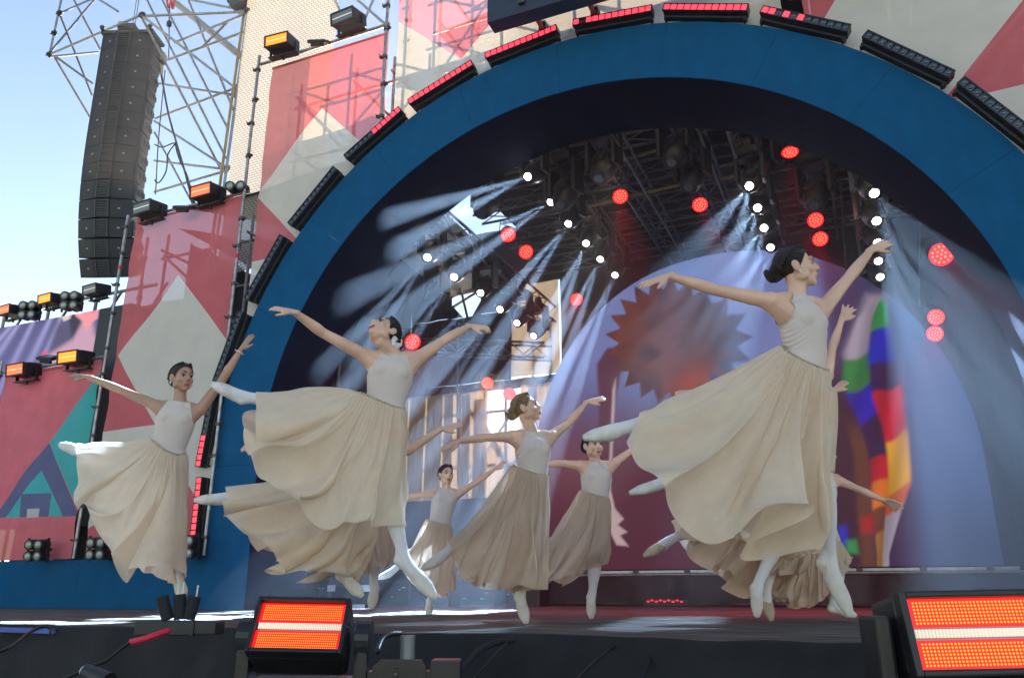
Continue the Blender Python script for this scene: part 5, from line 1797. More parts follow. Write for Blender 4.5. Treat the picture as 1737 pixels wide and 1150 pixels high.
    # stretch creases at the side of the waist
    for v in bm.verts:
        w_ = (v.co - P['waist']).dot(up); l_ = (v.co - P['waist']).dot(lat)
        if v.co is not None:
            k_ = math.exp(-((w_ - .06 * s) / (.07 * s)) ** 2) * max(0, min(1, (-l_ / (.07 * s) - .75)))
            v.co += v.normal * (.0024 * s * k_ * math.sin((w_ * 1.0 - l_ * .55) / s * 230 + 2 * math.sin(l_ * 30)))
    leo = bpy.data.meshes.new('leotard'); bm.to_mesh(leo); bm.free()
    from mathutils.bvhtree import BVHTree
    bmt = bmesh.new(); bmt.from_mesh(body); bvh = BVHTree.FromBMesh(bmt); bmt.free()
    put('body', body, skin, t, at)
    put('leotard', leo, m_leo, t, at)
    # tights and slippers
    for k_, key in enumerate(('hl', 'hs')):
        LP, LR, FP, FR, he, an, to, shn, hq = legs[key]
        mb = MB()
        limb(mb, LP[1:], LR[1:], infl=.004 * s, n=18); limb(mb, FP, FR, infl=.003 * s, n=16)
        loft(mb, [an + shn * .075 * s, an.lerp(hq, .75) + shn * .02 * s, hq, FP[1].lerp(FP[2], .6)], [(.025 * s,) * 2, (.0268 * s,) * 2, (.029 * s,) * 2, (.027 * s,) * 2], n=14, sub=4)
        tm = remesh(mb, max(.006, voxel * .9), 2)
        put('tights', tm, m_tight, t, at)
        mb = MB()
        i0 = [FP[0].lerp(FP[1], .75), FP[1].lerp(FP[2], .5), FP[2], FP[3], FP[4] + (FP[4] - FP[3]).normalized() * .012 * s]
        limb(mb, i0, [(.035 * s, .040 * s), (.039 * s, .041 * s), (.041 * s, .037 * s), (.042 * s, .028 * s), (.018 * s, .014 * s)], n=16)
        loft(mb, [hq + shn * .018 * s, hq, FP[1].lerp(FP[2], .6)], [(.026 * s,) * 2, (.0305 * s,) * 2, (.029 * s,) * 2], n=14, sub=4)
        sm_ = remesh(mb, max(.006, voxel * .9), 2)
        bm = bmesh.new(); bm.from_mesh(sm_)
        ax = (an - he).normalized(); tdir = (to - an).normalized()
        cut_n = ((an - FP[2]).normalized() * .8 + ax * .4).normalized()
        bmesh.ops.bisect_plane(bm, geom=bm.verts[:] + bm.edges[:] + bm.faces[:], plane_co=FP[1].lerp(FP[2], .2) + ax * .012 * s, plane_no=ax, clear_outer=False)
        bm.to_mesh(sm_); bm.free()
        put('slipper', sm_, slip[k_], t, at)
    # face and hair
    T = lambda c: hd + HM @ (Vector(c) * hs_)
    if build_head:
        cap = MB(); cap.ball((0, -.016, .038), (.0795, .0975, .0875), u=40, v=28)
        me = cap.mesh('hair', [])
        bm = blob_cut(me, [(Vector((0, .070, .074)), Vector((0, .84, -.55)).normalized())])
        for v in bm.verts:
            v.co += v.co.normalized() * .0018 * math.sin(math.atan2(v.co.x, v.co.z + .05) * 46) - Vector((0, 0, 0))
            v.co = hd + HM @ (v.co * hs_)
        hm = bpy.data.meshes.new('hair'); bm.to_mesh(hm); bm.free()
        ho = put('hair', hm, hair, t, at)
        mb = MB()
        if bun:
            bp = Vector((0, -.118, -.010))
            for k in range(26):
                a = k * .62
                q0 = bp + Vector((.027 * math.cos(a), -.016 + .020 * math.sin(k * .37), .029 * math.sin(a)))
                q1 = bp + Vector((.027 * math.cos(a + 1.0), -.016 + .020 * math.sin(k * .37 + .6), .029 * math.sin(a + 1.0)))
                mb.tube(T(q0), T(q1), .0135 * s, 7)
            mb.ball(T(bp), (.034 * s,) * 3)
            loft(mb, [T((0, -.085, .03)), T((0, -.105, .0)), T((0, -.09, -.04))], [(.04 * s, .03 * s)] * 3, n=10, sub=3)
            for sx in (-1, 1):
                for k in range(11):
                    w = k / 10
                    c = Vector((sx * (.030 + .045 * math.sin(w * 2.2)), .048 - .135 * w, .104 - .085 * w * w - .02 * w))
                    mb.ball(T(c), (.0125 * s, .0115 * s, .0125 * s), u=8, v=6)
            mb.build('bun', hair, t, True)
        if eyes:
            for q in (-1, 1):
                mb = MB(); mb.ball(T((q * .030, .0745, .002)), (.0118 * hs_,) * 3, u=12, v=8); mb.build('eye', m_eye, t, True)
                mb = MB(); mb.ball((0, 0, 0), (.0134, .0134, .0134), u=16, v=12); lm = mb.mesh('eyelid', [])
                bml = blob_cut(lm, [(Vector((0, 0, .0012 - lidz)), Vector((0, .25, -1)).normalized())])
                for v in bml.verts: v.co = T(v.co + Vector((q * .030, .0745, .002)))
                lm2 = bpy.data.meshes.new('eyelid'); bml.to_mesh(lm2); bml.free(); put('eyelid', lm2, skin, t, at)
                mb = MB(); mb.ball(T((q * .031, .0805, .0000)), (.0078 * hs_,) * 3, u=10, v=6); mb.build('iris', m_iris, t, True)
                mb = MB(); loft(mb, [T((q * .014, .0845, .004)), T((q * .030, .0905, .0105)), T((q * .047, .078, .006))], [(.0016 * hs_, .0030 * hs_)] * 3, n=6, sub=4); mb.build('eyelashes', m_brow, t, True)
                mb = MB(); loft(mb, [T((q * .012, .0925, .026)), T((q * .030, .0925, .033)), T((q * .052, .076, .027))], [(.0020 * hs_, .0040 * hs_), (.0022 * hs_, .0042 * hs_), (.0014 * hs_, .0022 * hs_)], n=6, sub=4); mb.build('eyebrow', m_brow, t, True)
        mb = MB()
        if not mouth:
            loft(mb, [T((-.023, .086, -.0665)), T((-.008, .0945, -.0615)), T((0, .0945, -.0625)), T((.008, .0945, -.0615)), T((.023, .086, -.0665))], [(.002 * hs_,) * 2, (.006 * hs_,) * 2, (.0055 * hs_,) * 2, (.006 * hs_,) * 2, (.002 * hs_,) * 2], n=8, sub=3)
            loft(mb, [T((-.022, .086, -.068)), T((0, .0925, -.0735)), T((.022, .086, -.068))], [(.002 * hs_,) * 2, (.0068 * hs_,) * 2, (.002 * hs_,) * 2], n=8, sub=3)
            mb.build('lips', lip, t, True)
        else:
            mb.ball(T((0, .088, -.068)), (.026 * hs_, .012 * hs_, .016 * hs_), M=HM); mb.build('lips', lip, t, True)
            m2 = MB(); m2.ball(T((0, .094, -.063)), (.021 * hs_, .009 * hs_, .007 * hs_), M=HM); m2.build('teeth', m_teeth, t, True)
    for ex in extras:
        if ex == 'earring':
            mb = MB()
            for q in (-1, 1):
                mb.ball(T((q * .087, .000, -.044)), (.0065 * s,) * 3, u=10, v=8); mb.ball(T((q * .089, .000, -.056)), (.0055 * s,) * 3, u=10, v=8)
            mb.build('earring', m_pearl, t, True)
        if ex == 'flower':
            c = Vector((-.070, -.070, -.012))
            for k in range(9):
                a = k * 2 * math.pi / 9 * 2
                mb = MB(); mb.ball(T(c + Vector((.012 + .006 * (k % 2), -.010 + .030 * math.cos(a) * .8, .034 * math.sin(a)))), (.010 * s, .020 * s, .020 * s), M=HM, u=10, v=7)
                mb.build('flower_petal', m_petal, t, True)
        if ex == 'bracelet':
            mb = MB()
            w_, e_ = P['wr'], P['er']
            dd_ = (w_ - e_).normalized(); o1 = dd_.orthogonal(); o2 = dd_.cross(o1)
            mb.path([w_ - dd_ * .018 + (o1 * math.cos(a) + o2 * math.sin(a)) * .024 * s for a in [k * math.pi / 6 for k in range(13)]], .0035)
            mb.build('bracelet', m_pearl, t, True)
    skirt(t, at, cols, d + near_off, r[0], r[1], skmat or c_skirt, nf, amp, seed, dd=dd, lift=lift, NU=NU, body=bvh)
    return t, P, T


def C4(*a):
    return [list(c) for c in a]


# --- the dancer nearest the camera, right of centre
dancer('dancer nearest the camera in profile with dark braided bun and arms stretched wide', 3.9,
       dict(head=(1350, 455, -.01), neck=(1352, 506), chest=(1362, 556), waist=(1368, 606), pelvis=(1358, 648), sl=(1312, 512, -.10), sr=(1396, 524, .12),
            el=(1214, 492), wl=(1134, 468), tl=(1078, 488), er=(1441, 470), wr=(1478, 424), tr=(1513, 408),
            hl=(1325, 655, .0), kl=(1180, 700), al=(1052, 728), ol=(993, 742), gl=(1034, 742), hs=(1386, 662, .0), ks=(1394, 808), **{'as': (1407, 945)}, os=(1441, 1042), gs=(1385, 968)),
       C4([(1322, 586), (1236, 632), (1148, 672), (1092, 698)], [(1330, 594), (1246, 678), (1166, 730), (1098, 752)], [(1342, 602), (1280, 712), (1216, 784), (1150, 822)],
          [(1355, 609), (1305, 735), (1256, 825), (1222, 886)], [(1369, 616), (1336, 740), (1308, 830), (1284, 896)], [(1384, 622), (1366, 740), (1350, 835), (1334, 910)],
          [(1398, 628), (1394, 740), (1386, 830), (1380, 908)], [(1409, 631), (1414, 720), (1414, 820), (1412, 905)]),
       face=(.95, .16, .22), crown=(-.2, 1, 0), voxel=.0058, lidz=.006, nf=7, amp=.080, seed=4, r=(.125, .30), sg=dict(el=0, wl=0, er=1, wr=1, hr=1, ks=-1, as_=1), extras=('earring',),
       handk=dict(L=dict(lat=(.1, -.55, .8), spread=1.4), R=dict(lat=(.2, -.7, .6), spread=.8)), NU=340, lift=6)

# --- the dancer with a flower, left of centre
dancer('dancer with head thrown back laughing and a white flower in her hair', 4.75,
       dict(head=(652, 565, -.03), neck=(668, 604), chest=(662, 640), waist=(654, 684), pelvis=(648, 716), sl=(626, 607, -.02), sr=(708, 608, .04),
            el=(548, 565), wl=(500, 530), tl=(455, 521), er=(757, 575), wr=(797, 553), tr=(822, 556),
            hl=(622, 716, .0), kl=(524, 692), al=(420, 674), ol=(362, 652), gl=(400, 682), hs=(668, 724, .0), ks=(656, 830), **{'as': (684, 940)}, os=(737, 1012), gs=(672, 962)),
       C4([(596, 661), (540, 656), (490, 661), (434, 670)], [(602, 664), (545, 686), (492, 708), (436, 722)], [(612, 668), (565, 722), (505, 765), (446, 776)], [(624, 673), (580, 745), (535, 800), (490, 812)],
          [(638, 679), (606, 752), (570, 815), (540, 872)], [(653, 685), (636, 765), (612, 830), (588, 886)], [(668, 691), (660, 770), (648, 835), (636, 890)], [(684, 697), (692, 770), (692, 830), (688, 886)]),
       face=(-.50, .70, .52), crown=(.35, .62, -.6), voxel=.0065, nf=7, amp=.066, seed=9, r=(.125, .30), sg=dict(el=-1, wl=-1, er=1, wr=1), extras=('flower',), mouth=True,
       handk=dict(L=dict(lat=(0, -.5, .85), spread=1.5), R=dict(fist=True)), NU=320, lift=6)

# --- the dancer at the far left
dancer('tanned dancer with a bracelet, one arm raised, beside the tall diamond banner', 5.9,
       dict(head=(309, 641, -.02), neck=(305, 684), chest=(298, 716), waist=(286, 762), pelvis=(283, 790), sl=(270, 690, -.03), sr=(338, 697, .03),
            el=(206, 662), wl=(150, 640), tl=(106, 634), er=(376, 646), wr=(408, 594), tr=(428, 568),
            hl=(266, 778, .0), kl=(196, 770), al=(134, 762), ol=(103, 754), gl=(128, 772), hs=(296, 792, .0), ks=(300, 886), **{'as': (302, 970)}, os=(311, 1014), gs=(296, 990)),
       C4([(252, 742), (212, 750), (172, 752), (132, 756)], [(256, 747), (220, 766), (178, 776), (138, 784)], [(263, 753), (222, 792), (178, 822), (138, 834)], [(270, 759), (232, 815), (190, 860), (146, 880)],
          [(279, 765), (250, 835), (215, 895), (182, 925)], [(289, 769), (270, 848), (248, 915), (228, 966)], [(299, 772), (294, 850), (284, 920), (272, 972)], [(309, 773), (316, 850), (314, 920), (310, 978)]),
       face=(.74, .0, .67), crown=(0, 1, .03), voxel=.0070, nf=7, amp=.078, seed=15, r=(.125, .30), sg=dict(), skin=m_skin2, lip=m_lip2, extras=('earring', 'bracelet'),
       handk=dict(L=dict(lat=(0, -.5, .85), spread=1.3), R=dict(lat=(.6, -.4, .6), spread=1.3)), NU=300)

# --- centre, in front of the sun
dancer('dancer in profile before the low sun and curtain, hair coloured as if sunlit', 5.9,
       dict(head=(892, 693, -.01), neck=(903, 736), chest=(904, 768), waist=(904, 800), pelvis=(898, 832), sl=(872, 740, -.07), sr=(934, 741, .08),
            el=(824, 742), wl=(780, 748), tl=(741, 766), er=(966, 716), wr=(996, 682), tr=(1030, 674),
            hl=(884, 836, .0), kl=(815, 892), al=(756, 938), ol=(718, 964), gl=(742, 958), hs=(908, 838, .0), ks=(905, 925), **{'as': (884, 1002)}, os=(892, 1055), gs=(872, 1022)),
       C4([(868, 789), (830, 842), (798, 884), (766, 922)], [(874, 793), (840, 860), (806, 912), (776, 950)], [(884, 797), (858, 870), (832, 930), (804, 982)], [(897, 801), (884, 872), (868, 938), (848, 997)],
          [(911, 805), (910, 875), (902, 945), (886, 1000)], [(928, 808), (932, 875), (926, 940), (913, 992)]),
       face=(.93, .30, .18), crown=(-.25, 1, 0), voxel=.0075, nf=11, amp=.046, seed=22, r=(.125, .22), sg=dict(er=1, wr=1), hair=m_hair_glow, skmat=c_skirt2, handk=dict(L=dict(spread=1.4), R=dict(spread=1.2)))

# --- behind the raised foot of the nearest dancer
dancer('dancer whose face is half hidden by the nearest dancer\'s raised foot', 7.0,
       dict(head=(1006, 756, -.01), neck=(1011, 787), chest=(1011, 812), waist=(1010, 840), pelvis=(1008, 862), sl=(988, 790, -.04), sr=(1036, 790, .04),
            el=(952, 786), wl=(914, 788), tl=(886, 790), er=(1072, 764), wr=(1106, 744), tr=(1130, 736),
            hl=(998, 864, .0), kl=(952, 914), al=(908, 946), ol=(880, 962), gl=(898, 960), hs=(1014, 866, .0), ks=(1010, 938), **{'as': (1005, 1006)}, os=(1003, 1047), gs=(996, 1020)),
       C4([(984, 831), (960, 870), (936, 908), (920, 934)], [(992, 835), (970, 888), (946, 934), (924, 962)], [(1004, 839), (990, 898), (970, 948), (948, 988)], [(1019, 843), (1018, 888), (1010, 930), (1000, 958)], [(1033, 845), (1037, 880), (1037, 918), (1037, 948)]),
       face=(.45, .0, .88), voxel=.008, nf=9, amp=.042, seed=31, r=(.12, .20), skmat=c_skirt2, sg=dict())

# --- the smallest, at the back
dancer('smallest dancer farthest back, her arm raised before the sheer curtain', 8.75,
       dict(head=(757, 805, -.01), neck=(757, 830), chest=(753, 852), waist=(746, 884), pelvis=(744, 900), sl=(738, 836, -.03), sr=(778, 837, .03),
            el=(708, 840), wl=(676, 846), tl=(655, 852), er=(814, 814), wr=(838, 796), tr=(855, 783),
            hl=(736, 902, .0), kl=(704, 936), al=(666, 968), ol=(643, 980), gl=(656, 980), hs=(748, 904, .0), ks=(740, 962), **{'as': (731, 1012)}, os=(727, 1043), gs=(724, 1024)),
       C4([(722, 881), (706, 914), (692, 944), (682, 964)], [(731, 884), (718, 920), (706, 955), (698, 984)], [(744, 888), (740, 930), (732, 972), (722, 998)], [(756, 890), (757, 930), (757, 972), (755, 1008)], [(766, 891), (769, 930), (770, 968), (768, 998)]),
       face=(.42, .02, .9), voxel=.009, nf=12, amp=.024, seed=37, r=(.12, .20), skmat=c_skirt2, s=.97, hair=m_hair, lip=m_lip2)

# --- two half hidden behind the dancer with the flower
dancer('half hidden dancer behind the flower dancer, her white foot stretched before the arch', 5.5,
       dict(head=(612, 690, .0), neck=(612, 728), chest=(610, 765), waist=(608, 812), pelvis=(604, 836), sl=(580, 738, -.02), sr=(645, 742, .03),
            el=(510, 752), wl=(446, 757), tl=(407, 761), er=(690, 766), wr=(748, 728), tr=(784, 719),
            hl=(592, 838, .0), kl=(485, 838), al=(388, 843), ol=(332, 848), gl=(376, 854), hs=(616, 842, .0), ks=(578, 915), **{'as': (582, 968)}, os=(613, 1010), gs=(572, 985)),
       C4([(588, 802), (520, 805), (450, 816), (384, 832)], [(594, 806), (530, 830), (462, 850), (392, 864)], [(602, 810), (552, 860), (490, 898), (430, 916)], [(611, 814), (576, 880), (532, 928), (482, 954)],
          [(620, 816), (598, 890), (568, 945), (526, 974)], [(630, 818), (616, 890), (598, 945), (570, 976)], [(640, 818), (640, 880), (622, 935), (594, 962)]),
       face=(.6, .2, .7), voxel=.0080, nf=8, amp=.075, seed=41, r=(.12, .28), sg=dict(), eyes=False)
dancer('dancer showing only skirt hem and one foot under the flower dancer', 6.7,
       dict(head=(628, 740, .0), neck=(626, 770), chest=(624, 796), waist=(622, 832), pelvis=(622, 856), sl=(602, 776, -.02), sr=(648, 778, .03),
            el=(575, 812), wl=(560, 850), tl=(556, 872), er=(662, 812), wr=(664, 850), tr=(662, 872),
            hl=(612, 858, .0), kl=(596, 905), al=(600, 930), ol=(604, 952), gl=(596, 938), hs=(628, 860, .0), ks=(634, 932), **{'as': (634, 990)}, os=(630, 1031), gs=(642, 1008)),
       C4([(596, 829), (586, 870), (575, 918), (565, 948)], [(606, 832), (598, 880), (592, 930), (585, 960)], [(620, 835), (617, 882), (614, 930), (611, 970)], [(635, 833), (641, 880), (645, 930), (646, 966)], [(648, 830), (660, 870), (672, 918), (680, 944)]),
       face=(.6, .1, .8), voxel=.009, nf=12, amp=.028, seed=43, r=(.12, .20), sg=dict(), eyes=False, skmat=c_skirt2)

# --- three half hidden behind the nearest dancer
dancer('half hidden dancer whose spread raised hand shows behind the nearest dancer\'s chest', 5.5,
       dict(head=(1366, 590, .05), neck=(1370, 628), chest=(1372, 664), waist=(1374, 708), pelvis=(1372, 735), sl=(1340, 640, -.02), sr=(1402, 640, .03),
            el=(1262, 652), wl=(1182, 664), tl=(1132, 670), er=(1412, 590), wr=(1427, 545), tr=(1444, 516),
            hl=(1355, 740, .0), kl=(1245, 785), al=(1134, 814), ol=(1070, 836), gl=(1118, 830), hs=(1382, 745, .0), ks=(1345, 868), **{'as': (1288, 985)}, os=(1284, 1044), gs=(1272, 1010)),
       C4([(1342, 705), (1272, 742), (1196, 776), (1140, 800)], [(1348, 708), (1284, 768), (1218, 818), (1168, 846)], [(1357, 712), (1308, 798), (1258, 862), (1212, 890)], [(1369, 716), (1346, 808), (1318, 880), (1292, 916)], [(1383, 720), (1376, 808), (1366, 880), (1352, 920)], [(1398, 722), (1401, 800), (1400, 860), (1396, 900)]),
       face=(.8, .1, .5), voxel=.0080, nf=14, amp=.040, seed=47, r=(.12, .26), sg=dict(), eyes=False, handk=dict(R=dict(spread=2.6, lat=(.7, -.3, .5)), L=dict(spread=1.3)))
dancer('half hidden dancer in tan slippers and ruffled hem behind the nearest dancer', 6.1,
       dict(head=(1340, 712, .0), neck=(1334, 744), chest=(1328, 772), waist=(1318, 806), pelvis=(1312, 832), sl=(1302, 752, -.02), sr=(1360, 754, .03),
            el=(1250, 762), wl=(1215, 768), tl=(1190, 770), er=(1392, 706), wr=(1412, 664), tr=(1428, 652),
            hl=(1300, 836, .0), kl=(1218, 882), al=(1140, 914), ol=(1094, 942), gl=(1128, 928), hs=(1322, 838, .0), ks=(1316, 922), **{'as': (1300, 1000)}, os=(1308, 1050), gs=(1290, 1012)),
       C4([(1294, 795), (1242, 826), (1188, 852), (1138, 884)], [(1300, 800), (1252, 850), (1206, 888), (1166, 918)], [(1308, 805), (1276, 870), (1244, 920), (1212, 952)], [(1317, 808), (1300, 880), (1284, 935), (1264, 990)], [(1327, 810), (1324, 880), (1322, 932), (1316, 968)], [(1338, 810), (1352, 880), (1362, 930), (1364, 962)]),
       face=(.8, .1, .5), voxel=.0085, nf=14, amp=.05, seed=53, r=(.12, .24), sg=dict(), eyes=False, skmat=c_skirt2, slip=(m_slip2, m_slip2))
dancer('half hidden dancer with one bare arm lowered before the checked flag', 6.4,
       dict(head=(1393, 772, .0), neck=(1392, 806), chest=(1390, 836), waist=(1386, 874), pelvis=(1384, 898), sl=(1364, 812, -.03), sr=(1414, 812, .03),
            el=(1318, 806), wl=(1268, 800), tl=(1240, 802), er=(1456, 830), wr=(1498, 848), tr=(1533, 864),
            hl=(1374, 900, .0), kl=(1352, 955), al=(1338, 985), ol=(1325, 1005), gl=(1332, 995), hs=(1394, 902, .0), ks=(1420, 962), **{'as': (1414, 1024)}, os=(1450, 1043), gs=(1406, 1042)),
       C4([(1358, 872), (1330, 928), (1305, 972), (1284, 1004)], [(1368, 876), (1350, 938), (1335, 984), (1322, 1014)], [(1382, 879), (1376, 940), (1372, 988), (1367, 1024)], [(1396, 879), (1402, 928), (1408, 972), (1410, 1004)], [(1408, 876), (1422, 908), (1432, 932), (1440, 950)]),
       face=(.93, .05, .3), voxel=.008, nf=15, amp=.030, seed=59, r=(.12, .20), sg=dict(), skmat=c_skirt2, handk=dict(R=dict(spread=2.2, lat=(.2, .5, .7))))

# ================================================================== strobes in the pit, effects and cables along the edge
def front_strobe(label, quad, d_top, d_bot, depth, ncol, nrow, yoke=True):
    """Quad: face corners TL, TR, BR, BL in the photograph."""
    TL, TR, BR, BL = [pt(q[0], q[1], d) for q, d in zip(quad, (d_top, d_top, d_bot, d_bot))]
    c = (TL + TR + BR + BL) / 4
    t = thing('strobe_light', (c.x, c.y, c.z), label, 'strobe light', 'red strobe lights in front of the stage')
    ux = ((TR - TL) + (BR - BL)).normalized()
    uz = ((TL - BL) + (TR - BR)); uz = (uz - ux * uz.dot(ux)).normalized()
    un = ux.cross(uz).normalized()          # away from the viewer
    if un.dot(_H) < 0: un = -un
    M = Matrix((ux, un, uz)).transposed()
    W = ((TR - TL).length + (BR - BL).length) / 2
    Hh = ((TL - BL).length + (TR - BR).length) / 2
    mb = MB()
    mb.box(c + un * (depth / 2 + .012), (W, depth, Hh), M, bev=.022)
    mb.build('body', m_blackmetal, t)
    mb = MB()
    rim = min(.046 * W, .022)
    for s in (-1, 1):
        mb.box(c + ux * (s * (W / 2 - rim / 2)), (rim, .05, Hh), M, bev=.012)
        mb.box(c + uz * (s * (Hh / 2 - rim / 2)), (W - 2 * rim, .05, rim), M, bev=.008)
    mb.build('front_frame', m_blackmetal, t)
    iw, ih = W - 2 * rim, Hh - 2 * rim
    ph = ih * .41
    for s in (-1, 1):
        mb = MB(); mb.box(c + uz * (s * (ih / 2 - ph / 2)) + un * .006, (iw, .01, ph), M)
        pnl = mb.build('led_panel', e_redstrobe, t)
        mb = MB()
        for i in range(ncol):
            for j in range(nrow):
                p = c + ux * ((i + .5) / ncol - .5) * (iw * .93) + uz * (s * (ih / 2 - ph / 2) + ((j + .5) / nrow - .5) * ph * .84)
                mb.tube(p, p - un * .003, iw / ncol * .30, 6, r2=iw / ncol * .22)
        o = mb.build('led_dot', e_dot, t)
        o['kind'] = 'stuff'
    mb = MB(); mb.box(c + un * .010, (iw, .006, ih * .18), M); mb.build('reflector', mat('strobe reflector', (.35, .22, .22), rough=.25, metal=.6), t)
    mb = MB()
    k = 48
    for i in range(k): mb.box(c + ux * ((i + .5) / k - .5) * iw * .97 - un * .002, (iw / k * .55, .008, ih * .12), M)
    o = mb.build('tube_lamp', e_tubelamp, t); o['kind'] = 'stuff'
    return t, c, ux, un, uz, W, Hh, M


t, c, ux, un, uz, W, Hh, M = front_strobe('red strobe light tilted back in the pit in front of the stage, whole in view', [(440, 1017), (604, 1018), (573, 1113), (417, 1107)], 3.42, 3.30, .16, 40, 7)
for s, e in ((1, .055), (-1, .035)):
    mb = MB()
    q = c + ux * (s * (W / 2 + e)) + un * .09
    mb.tube(q - ux * .025 * s, q + ux * .03 * s, .075, 20)
    mb.box(q + V((0, 0, -.11)), (.055, .12, .2), Matrix.Rotation(YAW, 3, 'Z'), bev=.015)
    mb.build('yoke', m_blackmetal, t)
mb = MB(); mb.box(c + un * .1 + V((0, 0, -.27)), (W * 1.35, .28, .14), Matrix.Rotation(YAW, 3, 'Z'), bev=.02); mb.box(c + un * .12 + V((0, 0, -.155)), (W * 1.05, .14, .05), Matrix.Rotation(YAW, 3, 'Z'), bev=.01)
mb.box(c + un * .1 + V((0, 0, -.68)), (.3, .3, .68)); 
mb.build('base', m_blackmetal, t)

t, c, ux, un, uz, W, Hh, M = front_strobe('large red strobe light in the pit at the right edge, cut off by the frame', [(1527, 1006), (1850, 999), (1856, 1142), (1542, 1148)], 2.62, 2.58, .2, 44, 7)
mb = MB()
q = c - ux * (W / 2 + .045) + un * .10
mb.box(q + V((0, 0, -.10)), (.05, .14, .34), Matrix.Rotation(YAW, 3, 'Z'), bev=.012)
mb.build('yoke', m_blackmetal, t); mb = MB()
mb.box(c + ux * (W / 2 + .045) + un * .1 + V((0, 0, -.10)), (.05, .14, .34), Matrix.Rotation(YAW, 3, 'Z'), bev=.012)
mb.build('yoke', m_blackmetal, t)
mb = MB(); mb.box(c + un * .1 + V((0, 0, -.36)), (W * 1.2, .3, .16), Matrix.Rotation(YAW, 3, 'Z'), bev=.02); mb.box(c + un * .1 + V((0, 0, -.8)), (.3, .3, .72))
mb.build('base', m_blackmetal, t)

# three-barrel confetti shooter on the edge
b0, b1 = on_z(310, 1067, .0), None
d = 4.35
cf = thing('confetti_shooter', pt(310, 1064, d), 'black confetti shooter with three barrels standing on the stage edge at left', 'confetti shooter')
zf = .0
l, r_ = pt(240, 1062, d), pt(378, 1062, d)
mid = (l + r_) / 2; mid.z = .035
Wd = (r_ - l).length
Mz = Matrix.Rotation(YAW, 3, 'Z')
mb = MB(); mb.box(mid - _R * .06, (Wd * .72, .16, .07), Mz, bev=.008); mb.box(mid + _R * Wd * .3, (Wd * .34, .14, .062), Mz, bev=.008); mb.build('base', m_black, cf)
for (xa, ya, xb, yb) in [(285, 1050, 275, 1012), (306, 1050, 305, 1008), (320, 1050, 331, 1011)]:
    mb = MB(); mb.tube(pt(xa, ya, d), pt(xb, yb, d), .031, 16); mb.build('barrel', mat('matt black barrel', (.014, .014, .016), rough=.8, var=.2), cf, True, 40)
for (xa, ya, xb, yb) in [(302, 1010, 303, 988), (310, 1010, 312, 988), (333, 1012, 336, 994)]:
    mb = MB(); mb.tube(pt(xa, ya, d), pt(xb, yb, d), .004, 6); mb.ball(pt(xb, yb, d), .006, u=8, v=6)
    mb.build('fuse', mat('pale fuse', (.7, .75, .65), rough=.5), cf)

# clamp and post below the deck edge
cl = thing('pole_clamp', pt(692, 1110, 3.45), 'black steel clamp with a short grey post in front of the stage', 'clamp')
mb = MB(); mb.tube(pt(691, 1140, 3.45), pt(692, 1077, 3.45), .030, 16); mb.build('post', mat('grey post', (.16, .19, .20), rough=.4, metal=.3, var=.2), cl, True, 40)
mb = MB()
Pq = [pt(x, y, 3.38) for x, y in [(630, 1152), (632, 1130), (645, 1119), (715, 1119), (722, 1130), (722, 1152)]]
mb.prism(Pq, _H * .03); mb.box(pt(757, 1138, 3.44), (.12, .12, .09), Mz, bev=.012); mb.box(pt(690, 1160, 3.44), (.30, .10, .10), Mz)
mb.build('plate', m_blackmetal, cl)
mb = MB(); mb.ball(pt(672, 1131, 3.375), .008, u=8, v=6); mb.ball(pt(671, 1144, 3.375), .012, u=8, v=6); mb.build('bolt', m_coupler, cl)

g = 'cables along the front of the stage'
E3 = lambda l: [pt(x, y, dd) for x, y, dd in l]
cable('black cable running down from the red tape to a plug at the lower left', E3([(222, 1088, 4.0), (205, 1100, 3.9), (180, 1120, 3.8), (160, 1128, 3.75), (130, 1142, 3.7), (90, 1160, 3.6)]), .008, group=g)
cable('black cable curling over the stage edge at the far left', E3([(-10, 1108, 4.0), (20, 1096, 4.1), (50, 1072, 4.3), (75, 1062, 4.4), (88, 1068, 4.4), (92, 1076, 4.35)]), .008, group=g)
cable('grey cable arching over the stage edge beside the clamp', E3([(640, 1106, 3.9), (648, 1085, 4.0), (664, 1075, 4.05), (680, 1074, 4.1)]), .012, group=g)
cable('thick grey cable looping up to the stage edge right of the clamp', E3([(770, 1160, 3.4), (785, 1135, 3.5), (810, 1105, 3.7), (840, 1090, 3.85), (872, 1085, 3.95)]), .014, mat('grey cable', (.022, .025, .03), rough=.75, spec=.2), group=g)
cable('thin grey cable beside the thick loop right of the clamp', E3([(795, 1155, 3.45), (820, 1132, 3.5), (845, 1105, 3.7), (860, 1090, 3.9)]), .006, MATS['grey cable'], group=g)
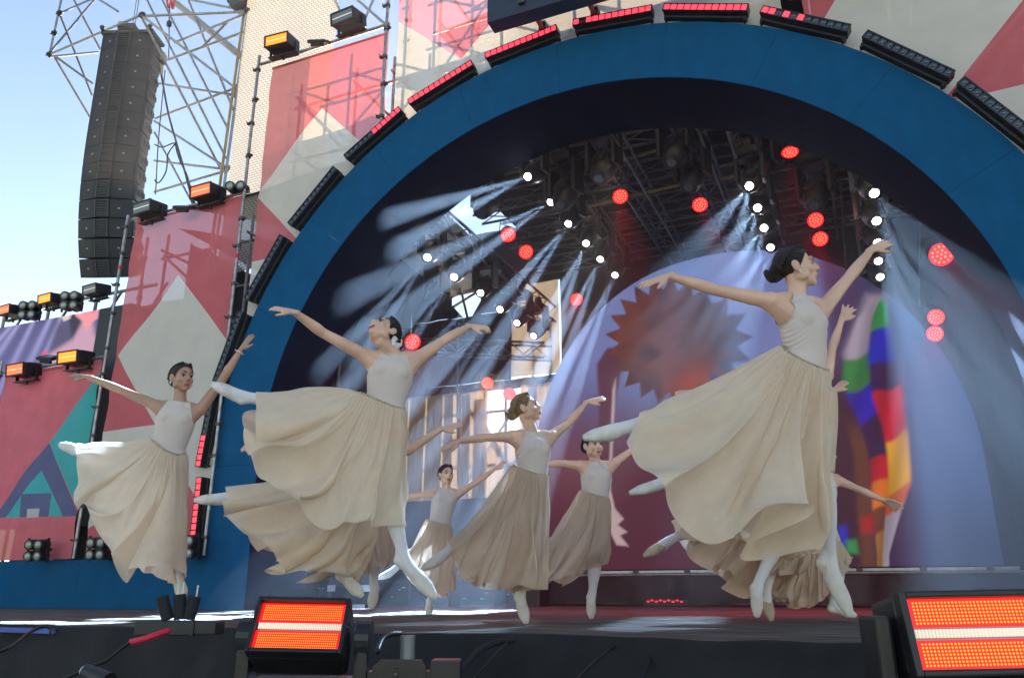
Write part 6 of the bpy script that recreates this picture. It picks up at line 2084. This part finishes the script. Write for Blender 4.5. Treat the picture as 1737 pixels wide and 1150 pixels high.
cable('thin taped cable falling diagonally below the middle of the stage', E3([(1058, 1087, 4.0), (1030, 1105, 3.8), (1000, 1130, 3.7), (975, 1155, 3.6)]), .006, group=g)
cable('black cable bent over the stage edge below the right hand dancer', E3([(1160, 1087, 4.1), (1120, 1098, 3.98), (1106, 1087, 4.02), (1104, 1105, 3.85), (1098, 1130, 3.75), (1085, 1158, 3.65)]), .012, MATS['grey cable'], group=g)
mb = MB(); mb.path(E3([(221, 1089, 3.98), (245, 1083, 3.98), (265, 1076, 4.0), (286, 1069, 4.05)]), .014, n=8)
tag(mb.build('tape_strip', mat('bright pink red tape', (.75, .015, .06), rough=.45), smooth=True), 'strip of bright red tape fixing a cable to the stage edge', 'tape')
pg = thing('cable_plug', pt(152, 1136, 3.7), 'black plug with a pale ring lying on the black cloth at lower left', 'plug')
mb = MB(); mb.tube(pt(146, 1138, 3.68), pt(185, 1155, 3.62), .030, 14, r2=.036); mb.build('shell', m_black, pg, True, 40)
mb = MB(); mb.tube(pt(144, 1137, 3.684), pt(147, 1139, 3.675), .024, 14); mb.build('contact_ring', mat('pale ring', (.5, .6, .62), rough=.3), pg)

# ================================================================== smoke that the beams cut through
HAZE = True
if HAZE:
    mb = MB(); mb.box((-2.38, 11.25, 5.754), (16.76, 8.1, 11.5))
    hz_ = mb.build('haze', None) if False else None
    me = mb.mesh('haze', [])
    hz_ = bpy.data.objects.new('haze', me); COL.objects.link(hz_)
    hm = bpy.data.materials.new('thin stage smoke'); hm.use_nodes = True
    nt = hm.node_tree; nt.nodes.clear()
    o_ = nt.nodes.new('ShaderNodeOutputMaterial'); pv = nt.nodes.new('ShaderNodeVolumePrincipled')
    pv.inputs['Color'].default_value = (.86, .88, .93, 1)
    pv.inputs['Density'].default_value = HAZE_DENSITY
    pv.inputs['Anisotropy'].default_value = .45
    nt.links.new(pv.outputs[0], o_.inputs['Volume'])
    me.materials.append(hm)
    tag(hz_, 'thin smoke hanging over the stage', 'haze', kind='stuff')

for o in bpy.data.objects:
    if 'at' in o: del o['at']
